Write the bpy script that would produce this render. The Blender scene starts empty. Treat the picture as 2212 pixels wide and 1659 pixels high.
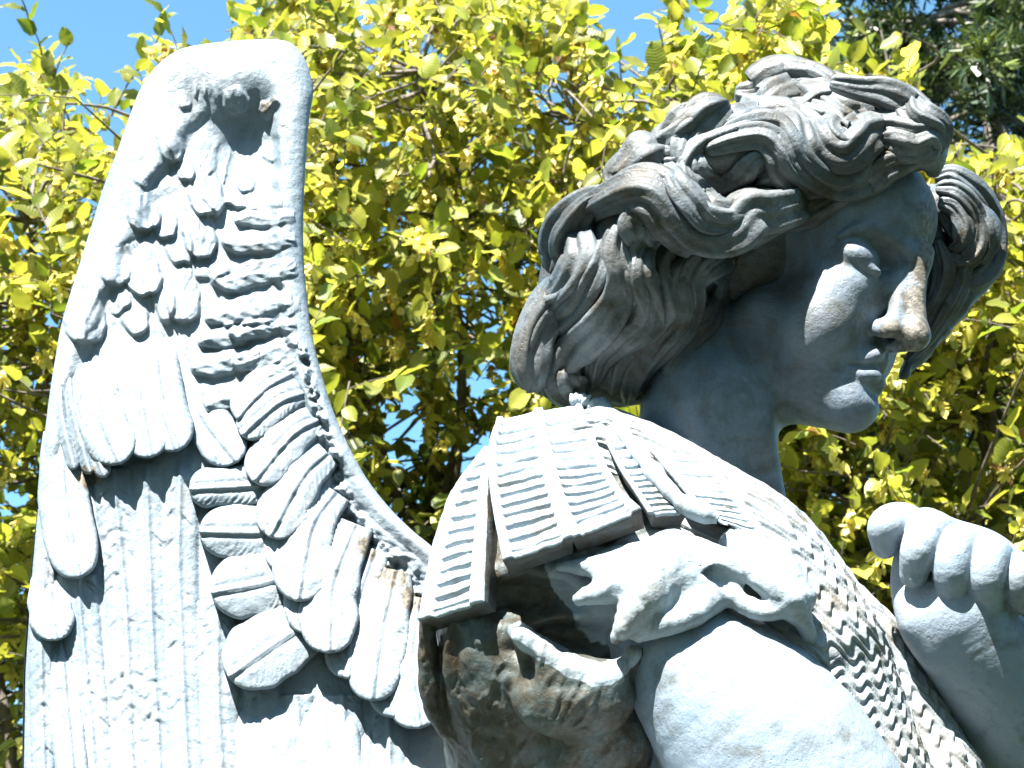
import bpy, math, random, os
import numpy as np
ONLY = os.environ.get('ONLY', '')           # development switch: build a subset; empty = everything
def want(k): return (not ONLY) or (k in ONLY.split(','))
rng = np.random.default_rng(7)
random.seed(7)
scene = bpy.context.scene
COL = scene.collection

# ------------------------------------------------------------------ camera, sky, sun, exposure
PITCH = math.radians(25)
HFOV = math.radians(28)
D = 2.4                                      # metres from the lens to the plane of the head
SW, SH = 2212.0, 1659.0                      # picture units used for layout
S = 2 * D * math.tan(HFOV / 2) / SW          # metres per picture unit in that plane
DP = D / S
CAM = np.array([0, 0, 1.6])
RT = np.array([1.0, 0, 0])
FW = np.array([0, math.cos(PITCH), math.sin(PITCH)])
UPV = np.array([0, -math.sin(PITCH), math.cos(PITCH)])
cd = bpy.data.cameras.new('camera'); cam = bpy.data.objects.new('camera', cd); COL.objects.link(cam)
cam.location = CAM; cam.rotation_euler = (math.radians(90) + PITCH, 0, 0)
cd.sensor_fit = 'HORIZONTAL'; cd.angle = HFOV; cd.clip_start = 0.05; cd.clip_end = 2000
cd.dof.use_dof = True; cd.dof.focus_distance = 2.32; cd.dof.aperture_fstop = 20
scene.camera = cam

SUN_EL = math.radians(50.5); SUN_AZ = math.radians(-24)      # azimuth: from behind the camera towards the right
sdir = np.array([math.cos(SUN_EL) * math.sin(SUN_AZ), -math.cos(SUN_EL) * math.cos(SUN_AZ), math.sin(SUN_EL)])
w = bpy.data.worlds.new('World'); scene.world = w; w.use_nodes = True
nt = w.node_tree; bg = nt.nodes['Background']
sky = nt.nodes.new('ShaderNodeTexSky'); sky.sky_type = 'NISHITA'; sky.sun_disc = False
sky.sun_elevation = SUN_EL; sky.sun_rotation = math.atan2(sdir[0], sdir[1])
sky.air_density = 1.0; sky.dust_density = 0.6; sky.ozone_density = 2.0; sky.altitude = 100
tint = nt.nodes.new('ShaderNodeMix'); tint.data_type = 'RGBA'; tint.blend_type = 'MULTIPLY'; tint.inputs[0].default_value = 1.0
nt.links.new(sky.outputs[0], tint.inputs[6]); tint.inputs[7].default_value = (0.80, 1.15, 1.12, 1); nt.links.new(tint.outputs[2], bg.inputs[0]); bg.inputs[1].default_value = 0.064
sl = bpy.data.lights.new('sun', 'SUN'); so = bpy.data.objects.new('sun', sl); COL.objects.link(so)
sl.energy = 5.0; sl.angle = math.radians(0.5); sl.color = (1.0, 0.96, 0.90)
from mathutils import Vector
so.rotation_euler = Vector(sdir.tolist()).to_track_quat('Z', 'Y').to_euler(); so.location = (3, -3, 9)
scene.view_settings.view_transform = 'Standard'; scene.view_settings.look = 'None'
scene.view_settings.gamma = 1.0; scene.view_settings.use_curve_mapping = False
scene.view_settings.exposure = 2.42

# ------------------------------------------------------------------ coordinates
TP = math.tan(PITCH)
def M(u, v, z):
    """point seen at picture position u,v lying z units nearer than the head plane -> camera-aligned units"""
    u = np.asarray(u, float); v = np.asarray(v, float); z = np.asarray(z, float)
    k = (DP - z) / DP
    return np.stack(np.broadcast_arrays((u - SW / 2) * k, (SH / 2 - v) * k, z), -1)
def dz(v, d): return d + TP * (np.asarray(v, float) - SH / 2)   # upright plane at horizontal offset d
def Wp(u, v, d): return M(u, v, dz(v, d))
def world(p):
    p = np.asarray(p, float)
    return CAM + S * (p[..., 0:1] * RT + p[..., 1:2] * UPV + (DP - p[..., 2:3]) * FW)
def toworldm(u, v, dist):
    """point at picture position u,v at a distance in metres along the view axis"""
    u = np.asarray(u, float); v = np.asarray(v, float); dist = np.asarray(dist, float)
    k = (dist / DP)[..., None]
    return CAM + ((u - SW / 2)[..., None] * RT + (SH / 2 - v)[..., None] * UPV) * k + dist[..., None] * FW
def to_uv(p):
    k = DP / (DP - p[..., 2]); return p[..., 0] * k + SW / 2, SH / 2 - p[..., 1] * k

# ------------------------------------------------------------------ noise
def _h(ix, iy, iz, seed):
    n = (ix.astype(np.int64) * 374761393 + iy.astype(np.int64) * 668265263 + iz.astype(np.int64) * 2147483647 + seed * 974634777) & 0xffffffff
    n = ((n ^ (n >> 13)) * 1274126177) & 0xffffffff
    n = (n ^ (n >> 16)) & 0xffffff
    return n / float(0xffffff) * 2 - 1
def vnoise(x, y, z=0.0, seed=0):
    x, y, z = np.broadcast_arrays(np.asarray(x, float), np.asarray(y, float), np.asarray(z, float))
    fx, fy, fz = np.floor(x), np.floor(y), np.floor(z)
    tx, ty, tz = x - fx, y - fy, z - fz
    tx = tx * tx * (3 - 2 * tx); ty = ty * ty * (3 - 2 * ty); tz = tz * tz * (3 - 2 * tz)
    r = 0
    for a in (0, 1):
        for b in (0, 1):
            for c in (0, 1):
                wgt = (tx if a else 1 - tx) * (ty if b else 1 - ty) * (tz if c else 1 - tz)
                r = r + wgt * _h(fx + a, fy + b, fz + c, seed)
    return r
def fbm(x, y, z=0.0, oct=3, seed=0):
    r = 0; a = 1.0; f = 1.0
    for i in range(oct):
        r = r + a * vnoise(np.asarray(x) * f, np.asarray(y) * f, np.asarray(z) * f, seed + i * 17); a *= 0.5; f *= 2.03
    return r

# ------------------------------------------------------------------ curves and meshes
def cr(pts, n):
    """Catmull-Rom through pts, n samples, roughly even in length"""
    P = np.asarray(pts, float)
    if len(P) < 3:
        t = np.linspace(0, 1, n)[:, None]; return P[0] * (1 - t) + P[-1] * t
    Q = np.vstack([2 * P[0] - P[1], P, 2 * P[-1] - P[-2]])
    m = len(P) - 1; out = []
    tt = np.linspace(0, 1, 24, endpoint=False)[:, None]
    for i in range(m):
        a, b, c, d = Q[i], Q[i + 1], Q[i + 2], Q[i + 3]
        out.append(0.5 * ((2 * b) + (-a + c) * tt + (2 * a - 5 * b + 4 * c - d) * tt ** 2 + (-a + 3 * b - 3 * c + d) * tt ** 3))
    F = np.vstack(out + [P[-1:]])
    s = np.concatenate([[0], np.cumsum(np.linalg.norm(np.diff(F[:, :2] if F.shape[1] > 1 else F, axis=0), axis=1) + 1e-9)])
    q = np.linspace(0, s[-1], n)
    return np.stack([np.interp(q, s, F[:, k]) for k in range(F.shape[1])], 1)
def cr_param(P, t):
    """Catmull-Rom with uniform parameter over rows of P (n,...) at t in 0..1"""
    P = np.asarray(P, float); n = len(P)
    if n == 2:
        t = np.asarray(t); return P[0] * (1 - t).reshape((-1,) + (1,) * (P.ndim - 1)) + P[1] * t.reshape((-1,) + (1,) * (P.ndim - 1))
    x = np.asarray(t) * (n - 1); i = np.clip(np.floor(x).astype(int), 0, n - 2); f = (x - i).reshape((-1,) + (1,) * (P.ndim - 1))
    Q = np.concatenate([[2 * P[0] - P[1]], P, [2 * P[-1] - P[-2]]])
    a, b, c, d = Q[i], Q[i + 1], Q[i + 2], Q[i + 3]
    return 0.5 * ((2 * b) + (-a + c) * f + (2 * a - 5 * b + 4 * c - d) * f ** 2 + (-a + 3 * b - 3 * c + d) * f ** 3)
def grid_faces(n, m, wrap=False, off=0, flip=False):
    i = np.arange(n - 1)[:, None]; j = np.arange(m if wrap else m - 1)[None, :]
    jn = (j + 1) % m
    q = np.stack(np.broadcast_arrays(i * m + j, i * m + jn, (i + 1) * m + jn, (i + 1) * m + j), -1).reshape(-1, 4) + off
    return q[:, ::-1] if flip else q
class Mesh:
    def __init__(s): s.v = []; s.f = []; s.n = 0; s.uv = []; s.col = []
    def add(s, v, f, col=None):
        v = np.asarray(v, float).reshape(-1, 3); s.v.append(v)
        for g in (f if isinstance(f, list) else [f]): s.f.append(np.asarray(g) + s.n)
        if col is not None: s.col.append(np.broadcast_to(np.asarray(col, float), (len(v), 3)))
        s.n += len(v)
def fillpoly(k): return k
def link_mesh(name, mesh, mat, parent=None, smooth=True, inworld=False, uv=None, attr=None):
    V = np.vstack(mesh.v); V = V if inworld else world(V)
    off = np.array(parent['org']) if parent is not None else np.zeros(3)
    V = V - off
    faces4 = [f for f in mesh.f if f.shape[1] == 4]; faces3 = [f for f in mesh.f if f.shape[1] == 3]
    me = bpy.data.meshes.new(name)
    loops = []; starts = []; totals = []; k = 0
    for F, c in ((faces4, 4), (faces3, 3)):
        if F:
            A = np.vstack(F); loops.append(A.ravel()); starts.append(k + np.arange(len(A)) * c); totals.append(np.full(len(A), c)); k += A.size
    loops = np.concatenate(loops).astype(np.int32); starts = np.concatenate(starts).astype(np.int32)
    me.vertices.add(len(V)); me.vertices.foreach_set('co', V.astype(np.float32).ravel())
    me.loops.add(len(loops)); me.loops.foreach_set('vertex_index', loops)
    me.polygons.add(len(starts)); me.polygons.foreach_set('loop_start', starts)
    me.polygons.foreach_set('use_smooth', np.full(len(starts), smooth))
    me.update(calc_edges=True); me.validate()
    if uv is not None:
        l = me.uv_layers.new(name='UVMap'); l.data.foreach_set('uv', np.asarray(uv, np.float32)[loops].ravel())
    if mesh.col:
        a = me.color_attributes.new('tone', 'FLOAT_COLOR', 'POINT'); c = np.vstack(mesh.col)
        a.data.foreach_set('color', np.hstack([c, np.ones((len(c), 1))]).astype(np.float32).ravel())
    if mat: me.materials.append(mat)
    o = bpy.data.objects.new(name, me); COL.objects.link(o)
    if parent is not None: o.parent = parent
    o['org'] = off.tolist()
    return o
def thing(name, label, cat, loc, group=None):
    o = bpy.data.objects.new(name, None); COL.objects.link(o); o.location = loc
    o.empty_display_size = 0.1
    o['label'] = label; o['category'] = cat; o['org'] = [float(x) for x in loc]
    if group: o['group'] = group
    return o

def slab(P, T, n_edge=3, back=None):
    """closed solid from a surface grid P (n,m,3) thickened backwards by vector field T (n,m,3)"""
    n, m = P.shape[:2]
    me = Mesh(); B = P - T
    me.add(P, grid_faces(n, m)); me.add(B, grid_faces(n, m, flip=True))
    idx = np.arange(n * m).reshape(n, m)
    ring = np.concatenate([idx[0, :-1], idx[:-1, -1], idx[-1, ::-1][:-1], idx[::-1, 0][:-1]])
    r2 = np.roll(ring, -1)
    me.f.append(np.stack([r2, ring, ring + n * m, r2 + n * m], 1))
    return me
def normals(P):
    a = np.gradient(P, axis=0); b = np.gradient(P, axis=1)
    n = np.cross(b, a); n /= np.linalg.norm(n, axis=-1, keepdims=True) + 1e-9
    return n

# ------------------------------------------------------------------ distance-field sculpting
class Clay:
    def __init__(s, lo, hi, h):
        s.lo = np.array(lo, float); s.h = h
        s.ax = [np.arange(lo[i], hi[i], h, dtype=np.float32) for i in range(3)]
        s.F = np.full([len(a) for a in s.ax], 60.0, np.float32)
    def _sl(s, lo, hi):
        out = []
        for i in range(3):
            a = int(np.clip(math.floor((lo[i] - s.lo[i]) / s.h), 0, len(s.ax[i]))); b = int(np.clip(math.ceil((hi[i] - s.lo[i]) / s.h) + 1, 0, len(s.ax[i])))
            if b <= a: return None
            out.append(slice(a, b))
        return tuple(out)
    def _g(s, sl): return np.meshgrid(s.ax[0][sl[0]], s.ax[1][sl[1]], s.ax[2][sl[2]], indexing='ij', sparse=True)
    def op(s, d, sl, k, sub=False):
        a = s.F[sl]
        if sub:
            d = -d; h = np.maximum(k - np.abs(a - d), 0) / k; s.F[sl] = np.maximum(a, d) + h * h * k * 0.25
        else:
            h = np.maximum(k - np.abs(a - d), 0) / k; s.F[sl] = np.minimum(a, d) - h * h * k * 0.25
    def ell(s, c, r, k=20, A=None, sub=False):
        c = np.asarray(c, float); r = np.broadcast_to(np.asarray(r, float), (3,)); R = max(r) + k + 4
        sl = s._sl(c - R, c + R)
        if sl is None: return
        X, Y, Z = s._g(sl); X = X - c[0]; Y = Y - c[1]; Z = Z - c[2]
        if A is None: A = np.eye(3)
        q = [(A[i][0] * X + A[i][1] * Y + A[i][2] * Z) / r[i] for i in range(3)]
        k0 = np.sqrt(q[0] ** 2 + q[1] ** 2 + q[2] ** 2); k1 = np.sqrt((q[0] / r[0]) ** 2 + (q[1] / r[1]) ** 2 + (q[2] / r[2]) ** 2)
        s.op((k0 * (k0 - 1) / (k1 + 1e-6)).astype(np.float32), sl, k, sub)
    def cone(s, a, b, ra, rb, k=20, sub=False):
        a = np.asarray(a, float); b = np.asarray(b, float); R = max(ra, rb) + k + 4
        sl = s._sl(np.minimum(a, b) - R, np.maximum(a, b) + R)
        if sl is None: return
        X, Y, Z = s._g(sl); d = b - a; L = float(d @ d) + 1e-9
        t = np.clip(((X - a[0]) * d[0] + (Y - a[1]) * d[1] + (Z - a[2]) * d[2]) / L, 0, 1)
        q = np.sqrt((X - a[0] - t * d[0]) ** 2 + (Y - a[1] - t * d[1]) ** 2 + (Z - a[2] - t * d[2]) ** 2) - (ra + (rb - ra) * t)
        s.op(q.astype(np.float32), sl, k, sub)
    def tube(s, pts, rad, k=10, n=None, sub=False):
        pts = np.asarray(pts, float); rad = np.broadcast_to(np.asarray(rad, float), (len(pts),))
        n = n or (len(pts) - 1) * 5 + 1
        Q = cr_param(np.hstack([pts, rad[:, None]]), np.linspace(0, 1, n))
        tmp = None
        R = Q[:, 3].max() + k + 4
        sl = s._sl(Q[:, :3].min(0) - R, Q[:, :3].max(0) + R)
        if sl is None: return
        X, Y, Z = s._g(sl); best = None
        for i in range(n - 1):
            a, b = Q[i, :3], Q[i + 1, :3]; d = b - a; L = float(d @ d) + 1e-9
            t = np.clip(((X - a[0]) * d[0] + (Y - a[1]) * d[1] + (Z - a[2]) * d[2]) / L, 0, 1)
            q = np.sqrt((X - a[0] - t * d[0]) ** 2 + (Y - a[1] - t * d[1]) ** 2 + (Z - a[2] - t * d[2]) ** 2) - (Q[i, 3] + (Q[i + 1, 3] - Q[i, 3]) * t)
            best = q if best is None else np.minimum(best, q)
        s.op(best.astype(np.float32), sl, k, sub)
    def zmap(s):
        """nearest surface depth for each x,y column"""
        ins = s.F < 0; any_ = ins.any(2); idx = s.F.shape[2] - 1 - np.argmax(ins[:, :, ::-1], 2)
        z = s.lo[2] + idx * s.h; z = np.where(any_, z, np.nan); return z
    def surf_z(s, zm, x, y, default=None):
        i = np.clip(((np.asarray(x) - s.lo[0]) / s.h).round().astype(int), 0, zm.shape[0] - 1)
        j = np.clip(((np.asarray(y) - s.lo[1]) / s.h).round().astype(int), 0, zm.shape[1] - 1)
        return zm[i, j]
    def mesh(s):
        F = s.F; sg = F < 0; nx, ny, nz = F.shape
        c = np.zeros((nx - 1, ny - 1, nz - 1), np.int8)
        for a in (0, 1):
            for b in (0, 1):
                for d in (0, 1): c += sg[a:nx - 1 + a, b:ny - 1 + b, d:nz - 1 + d]
        mixed = (c > 0) & (c < 8); ids = -np.ones(mixed.shape, np.int64); I, J, K = np.nonzero(mixed); ids[I, J, K] = np.arange(len(I))
        acc = np.zeros((len(I), 3)); cnt = np.zeros(len(I))
        cor = [(a, b, d) for a in (0, 1) for b in (0, 1) for d in (0, 1)]
        for p in cor:
            for ax in range(3):
                if p[ax] == 0:
                    q = list(p); q[ax] = 1
                    fa = F[I + p[0], J + p[1], K + p[2]]; fb = F[I + q[0], J + q[1], K + q[2]]
                    m = (fa < 0) != (fb < 0); t = np.where(m, fa / np.where(m, fa - fb, 1), 0)
                    pos = np.array(p, float)[None].repeat(len(I), 0); pos[:, ax] += t
                    acc += pos * m[:, None]; cnt += m
        V = (np.stack([I, J, K], 1) + acc / cnt[:, None]) * s.h + s.lo
        quads = []
        for ax in range(3):
            o1, o2 = [(1, 2), (2, 0), (0, 1)][ax]
            A = [slice(None)] * 3; B = [slice(None)] * 3; A[ax] = slice(0, -1); B[ax] = slice(1, None)
            ch = sg[tuple(A)] != sg[tuple(B)]
            i, j, k = np.nonzero(ch); P = np.stack([i, j, k], 1)
            ok = (P[:, o1] > 0) & (P[:, o2] > 0) & (P[:, o1] < F.shape[o1] - 1) & (P[:, o2] < F.shape[o2] - 1); P = P[ok]
            ins = sg[P[:, 0], P[:, 1], P[:, 2]]
            def g(da, db):
                Q = P.copy(); Q[:, o1] -= da; Q[:, o2] -= db; return ids[Q[:, 0], Q[:, 1], Q[:, 2]]
            q = np.stack([g(1, 1), g(0, 1), g(0, 0), g(1, 0)], 1)
            q[~ins] = q[~ins][:, ::-1]; quads.append(q)
        return V, np.vstack(quads)

# ------------------------------------------------------------------ materials
def newmat(name):
    m = bpy.data.materials.new(name); m.use_nodes = True; return m, m.node_tree, m.node_tree.nodes['Principled BSDF']
def nn(t, kind, **kw):
    n = t.nodes.new(kind)
    for k, v in kw.items():
        if k.startswith('i_'): n.inputs[k[2:].replace('_', ' ')].default_value = v
        else: setattr(n, k, v)
    return n
def ramp(t, stops):
    r = t.nodes.new('ShaderNodeValToRGB'); e = r.color_ramp.elements
    while len(e) < len(stops): e.new(0.5)
    for k, (p, c) in enumerate(stops): e[k].position = p; e[k].color = (c[0], c[1], c[2], 1)
    return r
def mixc(t, fac, a, b, mode='MIX'):
    m = t.nodes.new('ShaderNodeMix'); m.data_type = 'RGBA'; m.blend_type = mode
    for sock, val in ((m.inputs[0], fac), (m.inputs[6], a), (m.inputs[7], b)):
        if isinstance(val, (int, float)): sock.default_value = val
        elif isinstance(val, tuple): sock.default_value = (*val, 1)
        else: t.links.new(val, sock)
    return m.outputs[2]
def statue_mat(name, light, mid, dirt, dirt_amt, stain=0.35, bump=0.5):
    light, mid, dirt = [tuple(x * 0.78 * w_ for x, w_ in zip(c_, (0.93, 0.99, 1.06))) for c_ in (light, mid, dirt)]
    m, t, b = newmat(name)
    tc = nn(t, 'ShaderNodeTexCoord')
    def noise(scale, det=6, rough=0.6, dist=0.0):
        n = nn(t, 'ShaderNodeTexNoise', i_Scale=scale, i_Detail=det, i_Roughness=rough, i_Distortion=dist); t.links.new(tc.outputs['Object'], n.inputs['Vector']); return n
    n1 = noise(6, 5, 0.6, 0.6); r1 = ramp(t, [(0.38, mid), (0.62, light)]); t.links.new(n1.outputs[0], r1.inputs[0])
    n2 = noise(17, 8, 0.7, 0.4); r2 = ramp(t, [(max(0.02, 0.62 - dirt_amt * 0.5), (0, 0, 0)), (0.80 - dirt_amt * 0.35, (1, 1, 1))]); t.links.new(n2.outputs[0], r2.inputs[0])
    n3 = noise(170, 4, 0.7); r3 = ramp(t, [(0.56, (0, 0, 0)), (0.72, (1, 1, 1))]); t.links.new(n3.outputs[0], r3.inputs[0])
    # run-off streaks, stretched upright
    mp = nn(t, 'ShaderNodeMapping'); mp.inputs['Scale'].default_value = (60, 60, 5); t.links.new(tc.outputs['Object'], mp.inputs[0])
    n4 = nn(t, 'ShaderNodeTexNoise', i_Scale=1.0, i_Detail=5, i_Roughness=0.65); t.links.new(mp.outputs[0], n4.inputs['Vector'])
    r4 = ramp(t, [(0.56, (0, 0, 0)), (0.72, (1, 1, 1))]); t.links.new(n4.outputs[0], r4.inputs[0])
    c = mixc(t, r2.outputs[0], r1.outputs[0], dirt)
    mul = nn(t, 'ShaderNodeMath', operation='MULTIPLY'); t.links.new(r4.outputs[0], mul.inputs[0]); mul.inputs[1].default_value = stain
    c = mixc(t, mul.outputs[0], c, tuple(0.5 * x + 0.5 * y for x, y in zip(mid, (0.20, 0.15, 0.10))))
    mul2 = nn(t, 'ShaderNodeMath', operation='MULTIPLY'); t.links.new(r3.outputs[0], mul2.inputs[0]); mul2.inputs[1].default_value = 0.45
    c = mixc(t, mul2.outputs[0], c, tuple(x * 0.55 for x in mid))
    t.links.new(c, b.inputs['Base Color']); b.inputs['Roughness'].default_value = 0.5
    b.inputs['Specular IOR Level'].default_value = 0.4
    v = nn(t, 'ShaderNodeTexVoronoi', i_Scale=120.0); t.links.new(tc.outputs['Object'], v.inputs['Vector'])
    rv = ramp(t, [(0.0, (0, 0, 0)), (0.16, (1, 1, 1))]); t.links.new(v.outputs['Distance'], rv.inputs[0])
    n5 = noise(75, 6, 0.65)
    ad = nn(t, 'ShaderNodeMath', operation='MULTIPLY_ADD'); t.links.new(rv.outputs[0], ad.inputs[0]); ad.inputs[1].default_value = 0.25; t.links.new(n5.outputs[0], ad.inputs[2])
    ad2 = nn(t, 'ShaderNodeMath', operation='MULTIPLY_ADD'); t.links.new(n3.outputs[0], ad2.inputs[0]); ad2.inputs[1].default_value = 0.35; t.links.new(ad.outputs[0], ad2.inputs[2])
    bp = nn(t, 'ShaderNodeBump', i_Strength=bump, i_Distance=0.004); t.links.new(ad2.outputs[0], bp.inputs['Height']); t.links.new(bp.outputs[0], b.inputs['Normal'])
    return m
LIGHT = (0.40, 0.45, 0.47); MID = (0.27, 0.34, 0.39); DIRT = (0.13, 0.105, 0.075)
m_wing = statue_mat('weathered_blue_paint', (0.295, 0.325, 0.34), (0.20, 0.245, 0.27), (0.15, 0.125, 0.09), 0.10, 0.35, 0.6)
m_skin = statue_mat('smooth_blue_paint', (0.34, 0.38, 0.41), (0.26, 0.32, 0.37), (0.13, 0.13, 0.11), 0.2, 0.4, 0.5)
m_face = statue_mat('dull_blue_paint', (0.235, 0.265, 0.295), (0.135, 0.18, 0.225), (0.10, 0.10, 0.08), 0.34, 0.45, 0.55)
def local_stain(m, blobs, col, th=(0.42, 0.58)):
    t = m.node_tree; b = t.nodes['Principled BSDF']; tc = nn(t, 'ShaderNodeTexCoord'); src = b.inputs['Base Color'].links[0].from_socket
    n = nn(t, 'ShaderNodeTexNoise', i_Scale=38.0, i_Detail=9, i_Roughness=0.72); t.links.new(tc.outputs['Object'], n.inputs['Vector']); acc = None
    for p, r in blobs:
        d = nn(t, 'ShaderNodeVectorMath', operation='DISTANCE'); t.links.new(tc.outputs['Object'], d.inputs[0]); d.inputs[1].default_value = tuple(p)
        f = nn(t, 'ShaderNodeMapRange'); f.inputs['From Min'].default_value = r; f.inputs['From Max'].default_value = r * 0.3; t.links.new(d.outputs['Value'], f.inputs['Value'])
        if acc is None: acc = f.outputs[0]
        else:
            mx = nn(t, 'ShaderNodeMath', operation='MAXIMUM'); t.links.new(acc, mx.inputs[0]); t.links.new(f.outputs[0], mx.inputs[1]); acc = mx.outputs[0]
    ml = nn(t, 'ShaderNodeMath', operation='MULTIPLY_ADD'); t.links.new(acc, ml.inputs[0]); ml.inputs[1].default_value = 0.42; t.links.new(n.outputs[0], ml.inputs[2])
    ms = nn(t, 'ShaderNodeMath', operation='MULTIPLY'); t.links.new(ml.outputs[0], ms.inputs[0]); ms.inputs[1].default_value = 0.75
    r = ramp(t, [(th[0], (0, 0, 0)), (th[1], (1, 1, 1))]); t.links.new(ms.outputs[0], r.inputs[0]); gt = nn(t, 'ShaderNodeMath', operation='MULTIPLY'); t.links.new(r.outputs[0], gt.inputs[0])
    ct = nn(t, 'ShaderNodeMath', operation='GREATER_THAN'); t.links.new(acc, ct.inputs[0]); ct.inputs[1].default_value = 0.02; t.links.new(ct.outputs[0], gt.inputs[1])
    n2 = nn(t, 'ShaderNodeTexNoise', i_Scale=150.0, i_Detail=6); t.links.new(tc.outputs['Object'], n2.inputs['Vector']); r2 = ramp(t, [(0.42, col), (0.6, tuple(x * 2.3 for x in col))]); t.links.new(n2.outputs[0], r2.inputs[0])
    t.links.new(mixc(t, gt.outputs[0], src, r2.outputs[0]), b.inputs['Base Color'])
m_hair = statue_mat('grimy_blue_paint', (0.20, 0.215, 0.215), (0.07, 0.095, 0.11), (0.065, 0.05, 0.03), 0.42, 0.4, 0.6)
m_drape = statue_mat('stained_shaded_paint', (0.17, 0.18, 0.18), (0.085, 0.10, 0.10), (0.05, 0.034, 0.018), 0.5, 0.45, 0.5)  # brown dirt and painted shade for the strap undersides
m_cloth = statue_mat('stained_pale_paint', LIGHT, (0.33, 0.38, 0.40), (0.20, 0.16, 0.10), 0.20, 0.4, 0.5)
m_mail = statue_mat('rusty_pale_paint', (0.35, 0.365, 0.365), (0.28, 0.305, 0.31), (0.22, 0.18, 0.125), 0.28, 0.5, 0.5)

# ------------------------------------------------------------------ the statue
base_pt = world(Wp(1450, 1659, 0)); base = np.array([base_pt[0], base_pt[1], 0.0])
statue = thing('angel_statue', 'weathered pale blue angel statue with curly hair, a raised wing and clenched fist', 'statue', base.tolist())

# --- wing
OL = np.array([(590, 84), (520, 87), (450, 94), (400, 103), (365, 120), (330, 152), (302, 195), (280, 250), (252, 330), (225, 400), (200, 480), (175, 560), (150, 640),
      (133, 700), (120, 770), (106, 860), (94, 960), (85, 1060), (75, 1150), (65, 1250), (57, 1350), (51, 1450), (49, 1560), (48, 1700), (50, 2050)], float)
OR = np.array([(590, 84), (622, 90), (642, 104), (660, 130), (672, 165), (677, 200), (669, 250), (662, 330), (657, 420), (655, 500), (657, 570), (663, 640), (674, 720),
      (690, 790), (714, 870), (747, 950), (790, 1030), (840, 1095), (890, 1145), (935, 1182), (985, 1230), (1010, 1300), (1020, 1450), (1020, 1700), (1020, 2050)], float)
WD = -330.0
_vl = cr(OL, 400); _vr = cr(OR, 400)
def Lx(v): return np.interp(v, _vl[:, 1], _vl[:, 0])
def Rx(v): return np.interp(v, _vr[:, 1], _vr[:, 0])
def leaf_mask(U, V, p0, p1, wdt, bend=0.0):
    """s along, t across for a feather from p0 to p1"""
    p0 = np.array(p0, float); p1 = np.array(p1, float); d = p1 - p0; L = np.linalg.norm(d); d /= L; nrm = np.array([-d[1], d[0]])
    s = ((U - p0[0]) * d[0] + (V - p0[1]) * d[1]) / L; t = ((U - p0[0]) * nrm[0] + (V - p0[1]) * nrm[1]) - bend * L * 4 * np.clip(s, 0, 1) * (1 - np.clip(s, 0, 1))
    sc = np.clip(s, 0, 1)
    prof = np.sqrt(np.clip(1 - (np.clip(sc - 0.55, 0, 1) / 0.45) ** 2.4, 0, 1)) * (0.62 + 0.38 * np.clip(sc / 0.5, 0, 1))
    inside = wdt * prof - np.abs(t); edge = np.minimum(inside, (1 - s) * L * 0.9)
    edge = np.where(s < 0, -1, edge)
    return s, t / (wdt * prof + 1e-3), edge
# low relief feathers (root, tip, half-width, height)
STAMPS = [((300, 540), (345, 420), 30, 8)]
STAMPS = []
def add(*a): STAMPS.append(a)
for a in [((352, 285), (385, 350), 30, 24), ((400, 335), (405, 395), 24, 20), ((335, 345), (300, 405), 26, 8), ((430, 350), (455, 470), 42, 34), ((395, 200), (405, 240), 18, 14),
          ((300, 420), (318, 498), 38, 26), ((345, 430), (365, 520), 32, 22), ((470, 420), (445, 445), 30, 14), ((420, 440), (440, 560), 40, 30), ((380, 480), (395, 575), 34, 20),
          ((245, 540), (252, 620), 34, 22), ((290, 520), (320, 640), 44, 30), ((345, 560), (360, 700), 26, 22), ((395, 580), (398, 700), 40, 30), ((235, 640), (275, 670), 30, 16), ((270, 600), (300, 725), 34, 20),
          ((180, 610), (185, 745), 50, 26), ((640, 470), (500, 470), 26, 24), ((640, 520), (480, 528), 28, 30), ((610, 440), (480, 430), 20, 20), ((640, 575), (455, 610), 34, 30),
          ((630, 640), (440, 690), 30, 28), ((650, 660), (500, 690), 26, 22), ((640, 700), (490, 720), 26, 26), ((640, 740), (500, 790), 30, 26), ((600, 705), (425, 740), 30, 26), ((550, 560), (420, 600), 20, 14),
          ((560, 760), (412, 800), 32, 30), ((560, 840), (435, 880), 34, 30), ((640, 790), (510, 850), 36, 34), ((590, 700), (560, 640), 20, 8), ((600, 215), (560, 250), 24, 24), ((500, 190), (520, 250), 34, 26), ((600, 300), (575, 350), 22, 14), ((540, 370), (530, 420), 26, 22),
          ((470, 300), (450, 380), 12, 10), ((500, 310), (480, 400), 10, 10), ((420, 170), (425, 215), 9, 10), ((440, 170), (446, 215), 9, 10), ((460, 175), (470, 220), 9, 10)]: add(*a)
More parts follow.
